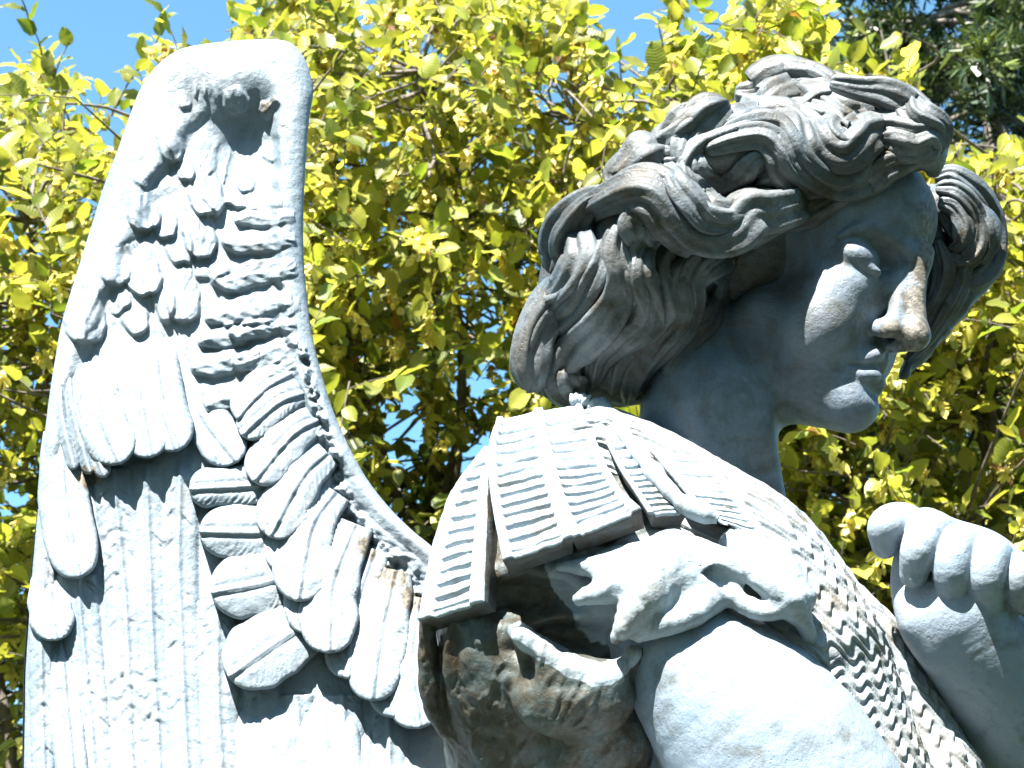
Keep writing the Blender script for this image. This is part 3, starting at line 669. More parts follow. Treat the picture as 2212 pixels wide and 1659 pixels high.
# --- arms, fist
def build_arms():
    c = Clay((150, -1250, -250), (1000, -300, 900), 6.0)
    c.tube([Wp(1400, 1330, 10), Wp(1535, 1475, 50), Wp(1672, 1640, 20), Wp(1860, 1900, -60)], [110, 160, 198, 180], 20); c.tube([Wp(1480, 1260, -160), Wp(1560, 1650, -170), Wp(1620, 1950, -170)], [170, 200, 210], 20)
    out = [c.mesh()]
    c = Clay((680, -1200, -330), (1460, -170, 500), 4.0)
    W = Wp
    c.tube([W(2065, 1330, -20), W(2122, 1430, -80), W(2218, 1590, -240), W(2335, 1800, -440)], [118, 112, 140, 150], 40)
    c.ell(W(2030, 1388, 0), (48, 58, 40), 24); c.ell(W(2178, 1390, 0), (56, 58, 40), 24)        # heel of the palm
    c.ell(W(2075, 1225, 10), (124, 88, 56), 30)
    c.tube([W(1985, 1160, 20), W(1960, 1260, 0), W(1990, 1340, 10)], [40, 34, 42], 30)
    c.tube([W(2000, 1150, 20), W(2180, 1240, 20)], [52, 52], 20)
    fing = [([(1995, 1150, 40), (1948, 1128, 78), (1914, 1138, 84), (1912, 1178, 52)], [38, 41, 38, 28]),
            ([(2050, 1165, 40), (2010, 1146, 108), (1986, 1186, 122), (1974, 1240, 78)], [38, 42, 38, 29]),
            ([(2100, 1190, 40), (2066, 1180, 118), (2056, 1232, 120), (2060, 1288, 68)], [38, 42, 39, 32]),
            ([(2160, 1215, 40), (2138, 1200, 118), (2130, 1248, 120), (2134, 1302, 68)], [38, 42, 39, 32]),
            ([(2225, 1240, 30), (2204, 1230, 104), (2198, 1264, 104), (2202, 1302, 58)], [34, 35, 32, 25])]
    for pts, rr in fing:
        sub = Clay(c.lo, (c.ax[0][-1] + 3, c.ax[1][-1] + 3, c.ax[2][-1] + 3), 4.0)
        sub.F[:] = 60
        P = [W(*p) for p in pts]; sub.tube(P, rr, 6)
        tip = P[-1] + np.array([0, 0, rr[-1] * 0.93]); sub.ell(tip, (rr[-1] * .60, rr[-1] * .72, 9), 1.5)   # nail
        n = min(c.F.shape[0], sub.F.shape[0]), min(c.F.shape[1], sub.F.shape[1]), min(c.F.shape[2], sub.F.shape[2])
        a = c.F[:n[0], :n[1], :n[2]]; b = sub.F[:n[0], :n[1], :n[2]]; k = 3.0; h = np.maximum(k - np.abs(a - b), 0) / k
        c.F[:n[0], :n[1], :n[2]] = np.minimum(a, b) - h * h * k * .25
    out.append(c.mesh()); return out
if want('arms'):
    for v, q in build_arms(): bodym.add(v, q)
if bodym.n:
    body = link_mesh('body', bodym, m_face, statue); body.data.materials.append(m_skin)
    mi = np.zeros(len(body.data.polygons), np.int32)
    if want('head'): mi[n_head_faces:] = 1
    body.data.polygons.foreach_set('material_index', mi)

# --- scaled cuirass
def scales(U, V, arc):
    col = arc / 62.0; q = (V - 0.42 * U) / 27.0 + 0.46 * np.cos(col * 2 * math.pi) + 0.15 * vnoise(U / 90, V / 90, seed=71)
    f = q - np.floor(q)
    return 12 * (f - np.clip((f - 0.72) / 0.28, 0, 1) ** 1.3)  + 1.0 * fbm(U / 22, V / 22, seed=72)
def body_patch(sil, R, d0, th0, th1, n, m, ampl=1.0):
    s = cr([p[:2] for p in sil], n); tg = np.gradient(s, axis=0); tg /= np.linalg.norm(tg, axis=1, keepdims=True); out = np.stack([tg[:, 1], -tg[:, 0]], 1)
    Rr = np.interp(np.linspace(0, 1, n), np.linspace(0, 1, len(R)), R); dd = np.interp(np.linspace(0, 1, n), np.linspace(0, 1, len(d0)), d0)
    th = np.radians(np.linspace(th0, th1, m))[None]
    C = s - out * Rr[:, None]
    U = C[:, 0:1] + out[:, 0:1] * Rr[:, None] * np.cos(th); V = C[:, 1:2] + out[:, 1:2] * Rr[:, None] * np.cos(th)
    P = M(U, V, dz(C[:, 1:2], dd[:, None]) + Rr[:, None] * np.sin(th) * 0.62 + 0 * U)
    N = normals(P); 
    if N[n // 2, m // 2, 2] < 0: N = -N
    P = P + N * (scales(U, V, Rr[:, None] * th) * ampl)[..., None]
    return P
if want('cuirass'):
    cm = Mesh()
    SIL = [(1150, 960), (1250, 900), (1310, 888), (1430, 932), (1560, 1002), (1690, 1080), (1765, 1150), (1822, 1228), (1860, 1290), (1906, 1368), (1932, 1450), (1965, 1550), (2010, 1659), (2080, 1850), (2120, 2050)]
    P = body_patch(SIL, [200, 210, 220, 230, 250, 270, 260, 230, 230, 240, 250], [-60, -60, -50, -45, -45, -60, -75, -90, -100], 170, -60, 620, 300)
    cm.add(P, grid_faces(*P.shape[:2], flip=True))
    SIL2 = [(1740, 1160), (1800, 1195), (1852, 1262), (1925, 1335), (1975, 1410), (2026, 1492), (2075, 1586), (2122, 1662), (2200, 1850), (2240, 2050)]
    P = body_patch(SIL2, [120, 140, 170, 190, 190, 190], [-170, -170, -175, -180, -180], 150, -60, 420, 200, 0.9)
    cm.add(P, grid_faces(*P.shape[:2], flip=True))
    cuir = link_mesh('cuirass', cm, m_mail, statue)
    # rolled neckline
    def rope(name, pts, r, mat, parent, wob=0.1, na=18, n=160):
        m = Mesh(); q = cr_param(np.array([Wp(*p) for p in pts]), np.linspace(0, 1, n)); tg = np.gradient(q, axis=0); tg /= np.linalg.norm(tg, axis=1, keepdims=True)
        sd = np.cross(tg, [0, 0, 1.0]); sd /= np.linalg.norm(sd, axis=1, keepdims=True); up = np.cross(sd, tg); th = np.linspace(0, 2 * math.pi, na, endpoint=False)
        rr = r * (1 + wob * vnoise(np.linspace(0, 14, n), r, seed=5))[:, None, None]
        X = q[:, None] + rr * (sd[:, None] * np.cos(th)[None, :, None] + up[:, None] * np.sin(th)[None, :, None]); m.add(X, grid_faces(n, na, wrap=True)); return link_mesh(name, m, mat, parent)
    rope('neckline_trim', [(1180, 935, -40), (1250, 896, -30), (1320, 890, -50), (1430, 938, -60), (1560, 1006, -50), (1690, 1086, -40), (1765, 1156, -30), (1815, 1225, -30)], 11, m_mail, cuir)

# --- shoulder straps with ladder pattern
def strap(Lp, Rp, nsl, thick=30, seed=0, border=0.17, bord_h=8, rows=260, cols=90, sl0=0.06, sl1=0.97, gap=28, bend=10, label=None):
    l = cr_param(np.array(Lp, float), np.linspace(0, 1, rows)); r = cr_param(np.array(Rp, float), np.linspace(0, 1, rows))
    t = np.linspace(0, 1, cols); A = l[:, None] * (1 - t)[None, :, None] + r[:, None] * t[None, :, None]
    U, V, Dd = A[..., 0], A[..., 1], A[..., 2]; s = np.linspace(0, 1, rows)[:, None] + 0 * U; T = t[None] + 0 * U
    wd = np.hypot(*(r - l)[:, :2].T)[:, None]
    Dd = Dd + bend * (1 - (2 * T - 1) ** 2)
    P = M(U, V, dz(V, Dd)); N = normals(P)
    if N[rows // 2, cols // 2, 2] < 0: N = -N
    wob = 0.010 * vnoise(s * 9, T * 2, seed=seed)
    e = np.minimum(T, 1 - T); ib = np.clip((e - border) / 0.035, 0, 1); inner = ib * (s > sl0) * (s < sl1)
    ph = (s + wob + 0.012 * (T - .5)) * nsl / (sl1 - sl0); f = ph - np.floor(ph); per = 1.0
    g = np.exp(-((f - 0.84) / 0.12) ** 2)
    h = bord_h * (1 - ib) - inner * gap * g * np.clip(0.75 + 0.6 * vnoise(ph, T * 3, seed=seed + 3), 0.2, 1.2) + inner * 3.5 * f
    ed = np.clip(np.minimum(e * wd / 7, np.minimum(s, 1 - s) * 40), 0, 1); h -= 7 * (1 - np.sqrt(1 - (1 - ed) ** 2))
    h += 1.8 * fbm(U / 24, V / 24, oct=3, seed=seed + 9)
    P = P + N * h[..., None]
    me = slab(P, N * (thick + h)[..., None])
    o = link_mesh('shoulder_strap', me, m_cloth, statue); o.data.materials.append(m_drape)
    nf = (P.shape[0] - 1) * (P.shape[1] - 1); mi = np.zeros(len(o.data.polygons), np.int32); mi[nf:] = 1; o.data.polygons.foreach_set('material_index', mi)  # sides and backs coloured dark: dirt, and shade put into the paint
    return o
if want('straps'):
    strap([(1050, 968, 30), (985, 1050, 20), (945, 1150, 30), (922, 1250, 50), (905, 1342, 70)], [(1075, 950, 40), (1056, 1040, 110), (1053, 1130, 155), (1049, 1215, 178), (1047, 1300, 190)], 12, seed=1, thick=44, border=0.2)
    strap([(1075, 905, 0), (1056, 970, 90), (1058, 1050, 160), (1068, 1120, 195), (1086, 1212, 245)], [(1164, 884, -4), (1176, 950, 98), (1192, 1020, 174), (1212, 1090, 216), (1238, 1160, 256)], 12, seed=2, thick=44, border=0.13)
    strap([(1160, 884, -6), (1172, 950, 92), (1188, 1020, 166), (1208, 1090, 208), (1234, 1164, 250)], [(1254, 870, -30), (1284, 945, 92), (1312, 1010, 166), (1346, 1065, 208), (1386, 1100, 258)], 13, seed=3, thick=44, border=0.12)
    strap([(1262, 868, -40), (1300, 940, 80), (1338, 1015, 158), (1370, 1065, 196), (1400, 1112, 218)], [(1300, 872, -50), (1356, 940, 76), (1410, 1010, 150), (1450, 1060, 186), (1486, 1108, 200)], 13, seed=4, thick=40, border=0.16)
    strap([(1310, 878, -50), (1390, 960, 86), (1450, 1030, 160), (1500, 1090, 190), (1560, 1128, 196)], [(1400, 915, -60), (1500, 975, 60), (1570, 1040, 140), (1620, 1110, 184), (1660, 1176, 196)], 15, seed=5, thick=38, border=0.13, gap=12)
    # rolled ridge between the last two straps, and the knot on top
    rope('strap_ridge', [(1298, 874, -30), (1330, 915, 60), (1372, 970, 128), (1412, 1020, 180), (1452, 1066, 212), (1490, 1096, 222), (1552, 1120, 222)], 17, m_cloth, statue, 0.3)
    rope('strap_ridge', [(1232, 866, -20), (1256, 862, -10), (1276, 874, -10), (1300, 880, -30)], 13, m_cloth, statue, 0.5)

# --- sleeve
def build_sleeve():
    c = Clay((-260, -1080, -260), (700, -180, 860), 5.0)
    W = lambda u, v, d: Wp(u, v, d - 0.9 * max(0, v - 1350))
    c.tube([W(1180, 1180, 0), W(1140, 1360, -20), W(1160, 1560, -10), W(1230, 1800, 0)], [130, 180, 200, 215], 30)
    c.tube([W(1350, 1180, 20), W(1380, 1300, 40)], [130, 120], 30)
    # hollows
    c.ell(W(1150, 1300, 190), (130, 52, 120), 30, sub=True); c.ell(W(1230, 1390, 190), (120, 44, 150), 24, sub=True)
    t = lambda pts, r, k=22, sub=False: c.tube([W(*p) for p in pts], r, k, sub=sub)
    # bright upper folds
    c.ell(W(1430, 1250, 130), (120, 66, 110), 30); c.ell(W(1250, 1040, 40), (160, 120, 80), 30)
    t([(1450, 1204, 205), (1330, 1222, 210), (1208, 1224, 185)], [36, 28, 10], 26)
    t([(1450, 1200, 210), (1350, 1258, 222), (1250, 1296, 204)], [46, 38, 13], 34)
    t([(1450, 1210, 215), (1395, 1295, 235), (1334, 1374, 220)], [46, 40, 15], 30)
    t([(1450, 1176, 205), (1370, 1186, 215), (1290, 1198, 190)], [18, 14, 7], 10)
    t([(1425, 1190, 245), (1400, 1270, 262), (1345, 1360, 236)], [14, 15, 8], 26)
    t([(1575, 1268, 200), (1500, 1322, 220), (1430, 1352, 220), (1380, 1376, 212)], [26, 28, 22, 12], 22)
    t([(1500, 1200, 225), (1540, 1240, 225), (1572, 1270, 210)], [30, 30, 24], 18)
    c.ell(W(1470, 1270, 200), (85, 62, 40), 26)
    t([(1500, 1178, 200), (1570, 1206, 226), (1640, 1248, 232), (1700, 1290, 220), (1720, 1310, 200)], [16, 20, 24, 34, 30], 14)
    t([(1600, 1180, 160), (1680, 1230, 190), (1730, 1290, 180)], [44, 40, 30], 20)
    t([(1492, 1218, 232), (1560, 1248, 240), (1625, 1286, 228)], [11, 19, 13], 6, True)
    t([(1570, 1285, 200), (1640, 1318, 210), (1700, 1318, 206), (1740, 1350, 170), (1752, 1420, 120)], [18, 20, 20, 18, 12], 12)
    # cup shaped fold and the cloth hanging from it
    t([(1122, 1372, 205), (1180, 1412, 232), (1240, 1446, 240), (1300, 1460, 236), (1340, 1440, 226), (1366, 1412, 206)], [17, 20, 20, 18, 14, 9], 14)
    c.ell(W(1240, 1505, 232), (120, 84, 70), 30); t([(1175, 1412, 230), (1195, 1500, 262), (1265, 1620, 250)], [18, 22, 14], 12); t([(1345, 1440, 225), (1305, 1530, 262), (1225, 1640, 250)], [16, 21, 14], 12); t([(1250, 1452, 240), (1262, 1530, 280), (1290, 1640, 260)], [10, 14, 12], 14)
    c.ell(W(1290, 1600, 150), (125, 120, 120), 30)
    t([(1120, 1380, 200), (1160, 1500, 225), (1230, 1600, 215), (1320, 1650, 190)], [14, 16, 16, 14], 16)
    t([(1370, 1410, 200), (1350, 1500, 205), (1290, 1560, 220), (1180, 1590, 200)], [12, 18, 18, 10], 18)
    t([(1365, 1420, 190), (1330, 1540, 190), (1345, 1680, 180), (1400, 1800, 160)], [14, 22, 26, 26], 18)
    t([(1560, 1300, 180), (1470, 1360, 190), (1400, 1410, 190), (1360, 1480, 180)], [12, 14, 14, 12], 14)
    # dark left drape
    t([(925, 1345, 45), (925, 1450, 65), (945, 1540, 75), (1010, 1600, 95), (1080, 1625, 105)], [18, 22, 24, 24, 22], 12)
    t([(985, 1335, 85), (972, 1430, 105), (1000, 1530, 120), (1060, 1600, 125)], [12, 17, 20, 16], 10)
    t([(1050, 1335, 105), (1018, 1420, 127), (1040, 1520, 137), (1105, 1615, 137)], [13, 19, 18, 12], 10)
    t([(1105, 1370, 130), (1066, 1450, 145), (1085, 1550, 148), (1150, 1640, 145)], [12, 18, 18, 12], 10)
    t([(1000, 1350, 95), (1060, 1390, 140), (1120, 1380, 145)], [10, 14, 10], 12)
    t([(1270, 1180, 75), (1180, 1240, 60), (1100, 1310, 50), (1010, 1350, 45)], [18, 20, 18, 14], 20)
    t([(1100, 1470, 190), (1120, 1590, 200), (1190, 1690, 200), (1230, 1800, 200)], [14, 18, 20, 20], 16)
    t([(1050, 1620, 150), (1080, 1680, 160), (1100, 1800, 150)], [24, 26, 30], 20)
    v, q = c.mesh()
    d = 3.2 * np.stack([fbm(v[:, 0] / 34, v[:, 1] / 34, v[:, 2] / 34, oct=3, seed=k) for k in (81, 82, 83)], 1)
    a = fbm((v[:, 0] * 0.8 - v[:, 1] * 0.45) / 30, (v[:, 1] * 0.8 + v[:, 0] * 0.35) / 95, v[:, 2] / 60, oct=2, seed=87); cre = np.clip(1 - np.abs(a) * 3.2, 0, 1) ** 1.5
    fu, fv = to_uv(v); m_ = np.clip((1240 - fu + 0.8 * np.clip(fv - 1380, 0, 300)) / 60, 0.12, 1)
    n_ = np.stack([0.1 + 0 * a, 0.35 + 0 * a, 0.93 + 0 * a], 1); return v + d + n_ * (cre * m_ * 4.5)[:, None], q
if want('sleeve'):
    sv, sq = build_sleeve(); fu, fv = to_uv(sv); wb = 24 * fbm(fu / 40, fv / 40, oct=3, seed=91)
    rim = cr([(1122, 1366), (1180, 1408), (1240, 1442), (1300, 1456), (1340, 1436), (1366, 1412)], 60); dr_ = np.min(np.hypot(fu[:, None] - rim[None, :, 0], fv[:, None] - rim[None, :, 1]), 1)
    ca = np.minimum(np.minimum(fu + 0.6 * wb - (1180 + 0.62 * np.clip(fv - 1230, 0, 999)), 1395 - fv - wb), fv + 0.3 * wb - np.interp(fu, [1150, 1290, 1440, 1560], [1208, 1182, 1146, 1120])) / 26; cb = (24 - dr_ - wb * 0.2) / 14  # mask: pale on sunlit folds and rim, dark in the shaded hollow
    lit_clean = np.clip(np.maximum(ca, cb) + 0.5, 0, 1); m_sl = statue_mat('sleeve_paint', LIGHT, (0.33, 0.38, 0.40), (0.20, 0.16, 0.10), 0.2, 0.4, 0.5)
    t_ = m_sl.node_tree; b_ = t_.nodes['Principled BSDF']; src_ = b_.inputs['Base Color'].links[0].from_socket      # brown dirt plus shade painted dark in the hollow and lower left
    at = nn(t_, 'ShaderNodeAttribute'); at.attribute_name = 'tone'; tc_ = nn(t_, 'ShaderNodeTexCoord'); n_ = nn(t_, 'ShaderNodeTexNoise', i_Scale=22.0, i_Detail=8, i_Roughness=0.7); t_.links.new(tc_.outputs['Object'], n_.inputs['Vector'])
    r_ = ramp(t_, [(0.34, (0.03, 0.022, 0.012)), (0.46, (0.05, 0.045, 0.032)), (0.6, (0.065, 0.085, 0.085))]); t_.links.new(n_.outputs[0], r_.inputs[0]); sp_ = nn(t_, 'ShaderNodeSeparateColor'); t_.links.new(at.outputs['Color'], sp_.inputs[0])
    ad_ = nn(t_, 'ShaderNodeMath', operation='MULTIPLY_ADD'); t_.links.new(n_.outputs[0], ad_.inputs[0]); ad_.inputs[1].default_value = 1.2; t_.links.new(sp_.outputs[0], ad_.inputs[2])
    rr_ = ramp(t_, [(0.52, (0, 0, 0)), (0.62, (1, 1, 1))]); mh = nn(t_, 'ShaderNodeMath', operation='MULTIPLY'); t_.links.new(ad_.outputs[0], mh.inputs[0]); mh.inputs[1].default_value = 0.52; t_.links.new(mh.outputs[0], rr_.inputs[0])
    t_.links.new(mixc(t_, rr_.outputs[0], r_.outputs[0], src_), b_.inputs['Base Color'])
    sm = Mesh(); sm.add(sv, sq, np.stack([lit_clean] * 3, 1)); sleeve = link_mesh('sleeve', sm, m_sl, statue)

# ------------------------------------------------------------------ lower part of the statue, pedestal, ground
def simple_mat(name, col, col2, scale=8.0, rough=0.8, bump=0.3):
    m, t, b = newmat(name); tc = nn(t, 'ShaderNodeTexCoord'); n = nn(t, 'ShaderNodeTexNoise', i_Scale=scale, i_Detail=8, i_Roughness=0.65); t.links.new(tc.outputs['Object'], n.inputs['Vector'])
    r = ramp(t, [(0.35, col), (0.65, col2)]); t.links.new(n.outputs[0], r.inputs[0]); t.links.new(r.outputs[0], b.inputs['Base Color']); b.inputs['Roughness'].default_value = rough
    bp = nn(t, 'ShaderNodeBump', i_Strength=bump, i_Distance=0.01); t.links.new(n.outputs[0], bp.inputs['Height']); t.links.new(bp.outputs[0], b.inputs['Normal']); return m
m_grass = simple_mat('lawn', (0.025, 0.04, 0.012), (0.05, 0.07, 0.02), 3.0)
g = Mesh(); xs = np.linspace(-600, 600, 60); gx, gy = np.meshgrid(np.sign(xs) * np.abs(xs / 600) ** 2.5 * 600, np.sign(xs) * np.abs(xs / 600) ** 2.5 * 600, indexing='ij')
g.add(np.stack([gx, gy, 0.02 * fbm(gx / 3, gy / 3, seed=2)], -1), grid_faces(60, 60, flip=True)); gr = link_mesh('ground', g, m_grass, inworld=True); gr['kind'] = 'structure'
if want('lower'):
    lm = Mesh(); n, m = 90, 160
    a = world(Wp(1600, 1950, -60)); z0 = a[2] + 0.12; th = np.linspace(0, 2 * math.pi, m, endpoint=False)[None]; tt = np.linspace(0, 1, n)[:, None]
    rr = (0.19 + 0.16 * tt ** 0.8) * (1 + (0.02 + 0.09 * tt) * np.sin(th * 9 + 3 * fbm(tt * 2, 0 * tt, seed=6)) + 0.04 * fbm(np.cos(th) * 3, np.sin(th) * 3, tt * 2, seed=4))
    rr = rr * np.clip(tt / 0.06 + 0.3, 0, 1)
    cx = a[0] - 0.02 - 0.10 * tt; cy = a[1] + 0.02 + 0 * tt; zz = z0 - (z0 - 0.9) * tt + 0 * th
    lm.add(np.stack([cx + rr * np.cos(th), cy + rr * np.sin(th) * 0.85, zz], -1), grid_faces(n, m, wrap=True, flip=True)); rb = link_mesh('robe', lm, m_cloth, statue, inworld=True)
    m_ped = simple_mat('pedestal_granite', (0.20, 0.20, 0.19), (0.32, 0.31, 0.29), 30)
    pm = Mesh(); prof = [(0.0, 0.90), (0.44, 0.90), (0.47, 0.885), (0.47, 0.82), (0.44, 0.80), (0.40, 0.78), (0.40, 0.22), (0.44, 0.19), (0.50, 0.18), (0.50, 0.02), (0.50, -0.05)]
    ring = []
    for r_, z_ in prof:
        k = []
        for sx, sy in ((1, 1), (-1, 1), (-1, -1), (1, -1)):
            for q in (0.985, 1.0) if False else (1.0,): k.append((a[0] - 0.12 + sx * r_, a[1] + 0.02 + sy * r_, z_))
        ring.append(k)
    pm.add(np.array(ring), grid_faces(len(prof), 4, wrap=True)); pd = link_mesh('pedestal', pm, m_ped, None, smooth=False, inworld=True)
    pd['label'] = 'square granite pedestal under the pale blue angel statue'; pd['category'] = 'pedestal'

# ------------------------------------------------------------------ trees
def leaf_mat(name, a, b_, trans, tcol_boost=1.25, rough=0.42, veins=True, spec=0.5):
    m, t, b = newmat(name)
    at = nn(t, 'ShaderNodeAttribute'); at.attribute_name = 'tone'; sp = nn(t, 'ShaderNodeSeparateColor'); t.links.new(at.outputs['Color'], sp.inputs[0])
    c = mixc(t, sp.outputs[0], a, b_)
    hsv = nn(t, 'ShaderNodeHueSaturation'); t.links.new(c, hsv.inputs['Color']); ml = nn(t, 'ShaderNodeMath', operation='MULTIPLY_ADD'); t.links.new(sp.outputs[1], ml.inputs[0]); ml.inputs[1].default_value = 0.9; ml.inputs[2].default_value = 0.55; t.links.new(ml.outputs[0], hsv.inputs['Value'])
    br = nn(t, 'ShaderNodeMath', operation='GREATER_THAN'); t.links.new(sp.outputs[2], br.inputs[0]); br.inputs[1].default_value = 0.99
    c = mixc(t, br.outputs[0], hsv.outputs[0], (0.22, 0.12, 0.03))
    t.links.new(c, b.inputs['Base Color']); b.inputs['Roughness'].default_value = rough; b.inputs['Specular IOR Level'].default_value = spec
    if veins:
        uv = nn(t, 'ShaderNodeUVMap'); sx = nn(t, 'ShaderNodeSeparateXYZ'); t.links.new(uv.outputs[0], sx.inputs[0])
        ab = nn(t, 'ShaderNodeMath', operation='ABSOLUTE'); t.links.new(sx.outputs[0], ab.inputs[0])
        m1 = nn(t, 'ShaderNodeMath', operation='MULTIPLY_ADD'); t.links.new(ab.outputs[0], m1.inputs[0]); m1.inputs[1].default_value = -0.32; t.links.new(sx.outputs[1], m1.inputs[2])
        m2 = nn(t, 'ShaderNodeMath', operation='MULTIPLY'); t.links.new(m1.outputs[0], m2.inputs[0]); m2.inputs[1].default_value = 62.0
        sn = nn(t, 'ShaderNodeMath', operation='SINE'); t.links.new(m2.outputs[0], sn.inputs[0])
        bp = nn(t, 'ShaderNodeBump', i_Strength=0.25, i_Distance=0.001); t.links.new(sn.outputs[0], bp.inputs['Height']); t.links.new(bp.outputs[0], b.inputs['Normal'])
    tr = nn(t, 'ShaderNodeBsdfTranslucent'); hs2 = nn(t, 'ShaderNodeHueSaturation'); hs2.inputs['Value'].default_value = tcol_boost; hs2.inputs['Saturation'].default_value = 1.08; t.links.new(c, hs2.inputs['Color']); t.links.new(hs2.outputs[0], tr.inputs['Color'])
    ms = nn(t, 'ShaderNodeMixShader'); ms.inputs[0].default_value = trans; t.links.new(b.outputs[0], ms.inputs[1]); t.links.new(tr.outputs[0], ms.inputs[2]); t.links.new(ms.outputs[0], t.nodes['Material Output'].inputs[0])
    return m
m_leaf = leaf_mat('hornbeam_leaf', (0.13, 0.17, 0.024), (0.42, 0.40, 0.07), 0.54)
m_seed = leaf_mat('hornbeam_bract', (0.50, 0.44, 0.10), (0.74, 0.64, 0.24), 0.35, veins=False)
m_need = leaf_mat('conifer_needles', (0.018, 0.035, 0.012), (0.12, 0.15, 0.02), 0.12, veins=False)
m_bark = simple_mat('bark', (0.06, 0.05, 0.04), (0.17, 0.145, 0.12), 25, 0.85, 0.5)
def tubes(me, lines, na=6):
    """lines: list of (pts(n,3), radii(n))"""
    for q, r in lines:
        q = np.asarray(q); r = np.asarray(r); tg = np.gradient(q, axis=0); tg /= np.linalg.norm(tg, axis=1, keepdims=True) + 1e-9
        ref = np.array([0.31, 0.17, 0.93]) if abs(tg[0, 2]) < 0.8 else np.array([0.9, 0.3, 0.1])
        a = np.cross(tg, ref); a /= np.linalg.norm(a, axis=1, keepdims=True); b = np.cross(tg, a); th = np.linspace(0, 2 * math.pi, na, endpoint=False)
        X = q[:, None] + r[:, None, None] * (a[:, None] * np.cos(th)[None, :, None] + b[:, None] * np.sin(th)[None, :, None]); me.add(X, grid_faces(len(q), na, wrap=True, flip=True))
def orient(dirs, nrm):
    y = dirs / np.linalg.norm(dirs, axis=1, keepdims=True); z = nrm - y * (nrm * y).sum(1, keepdims=True); z /= np.linalg.norm(z, axis=1, keepdims=True) + 1e-9
    return np.cross(y, z), y, z
# ovate leaf with folded midrib, pointed tip and slightly ragged margin
_ys = np.array([0, 0.10, 0.28, 0.48, 0.68, 0.86, 1.0]); _wd = np.array([0.03, 0.21, 0.31, 0.335, 0.285, 0.16, 0.01])
LT = []; LUV = []
for y_, w_ in zip(_ys, _wd):
    for x_ in (-1, -0.5, 0, 0.5, 1): LT.append((x_ * w_, y_, abs(x_) * w_ * 0.30 - 0.18 * y_ * y_ * 0.5)); LUV.append((x_ * w_ * 1.0, y_))
LT = np.array(LT); LUV = np.array(LUV); LFc = grid_faces(7, 5)
def leaves_mesh(name, pos, dirs, nrm, size, tone, mat, parent, T=LT, F=LFc, UVt=LUV, curl=True):
    N = len(pos); x, y, z = orient(dirs, nrm); k = len(T)
    TT = np.repeat(T[None], N, 0).copy()
    if curl:
        cv = rng.normal(0, 0.22, N)[:, None]; TT[:, :, 2] += cv * TT[:, :, 1] ** 2; TT[:, :, 0] *= rng.uniform(0.85, 1.12, N)[:, None]
        TT[:, :, 2] += 0.035 * np.sin(TT[:, :, 1] * 14 + rng.uniform(0, 6, N)[:, None]) * np.sign(TT[:, :, 0])
        TT[:, :, 0] += rng.normal(0, 0.09, N)[:, None] * TT[:, :, 1] ** 2
    V = pos[:, None] + size[:, None, None] * (TT[:, :, 0:1] * x[:, None] + TT[:, :, 1:2] * y[:, None] + TT[:, :, 2:3] * z[:, None])
    F2 = (F[None] + (np.arange(N) * k)[:, None, None]).reshape(-1, 4)
    me = Mesh(); me.add(V.reshape(-1, 3), F2); me.col = [np.repeat(tone, k, 0)]
    return link_mesh(name, me, mat, parent, inworld=True, uv=np.tile(UVt, (N, 1)))
TOPX = [-400, -100, 0, 30, 60, 130, 165, 230, 268, 300, 320, 335, 350, 400, 420, 500, 515, 600, 735, 745, 765, 800, 840, 1240, 1275, 1300, 1330, 1372, 1405, 1430, 1445, 1590, 1605, 1560, 1625, 1660, 1740, 1800, 1870, 1905, 1960, 2000, 2060, 2130, 2400, 2800]
TOPY = [150, 120, 175, 30, 60, 95, 150, 200, 260, 200, 90, 60, 70, 60, 110, 90, -10, -100, -100, 50, 75, 20, -100, -100, 40, 60, 150, 175, 150, 20, -100, -100, 80, 150, 40, -100, -60, 60, 120, 60, 110, 260, 300, 290, 260, 260]
_o = np.argsort(TOPX); TOPX = np.array(TOPX, float)[_o]; TOPY = np.array(TOPY, float)[_o]
GAPS = [(875, 925, 70, 95), (800, 905, 40, 30), (1000, 670, 38, 42), (1010, 830, 50, 60), (20, 1040, 40, 30), (10, 620, 25, 40), (2165, 890, 50, 120), (2150, 700, 30, 60), (1040, 960, 50, 70), (890, 1010, 80, 40), (180, 590, 25, 18), (920, 720, 30, 18), (2090, 1300, 30, 30), (1640, 170, 30, 40), (1380, 340, 20, 20), (1780, 200, 60, 40)]
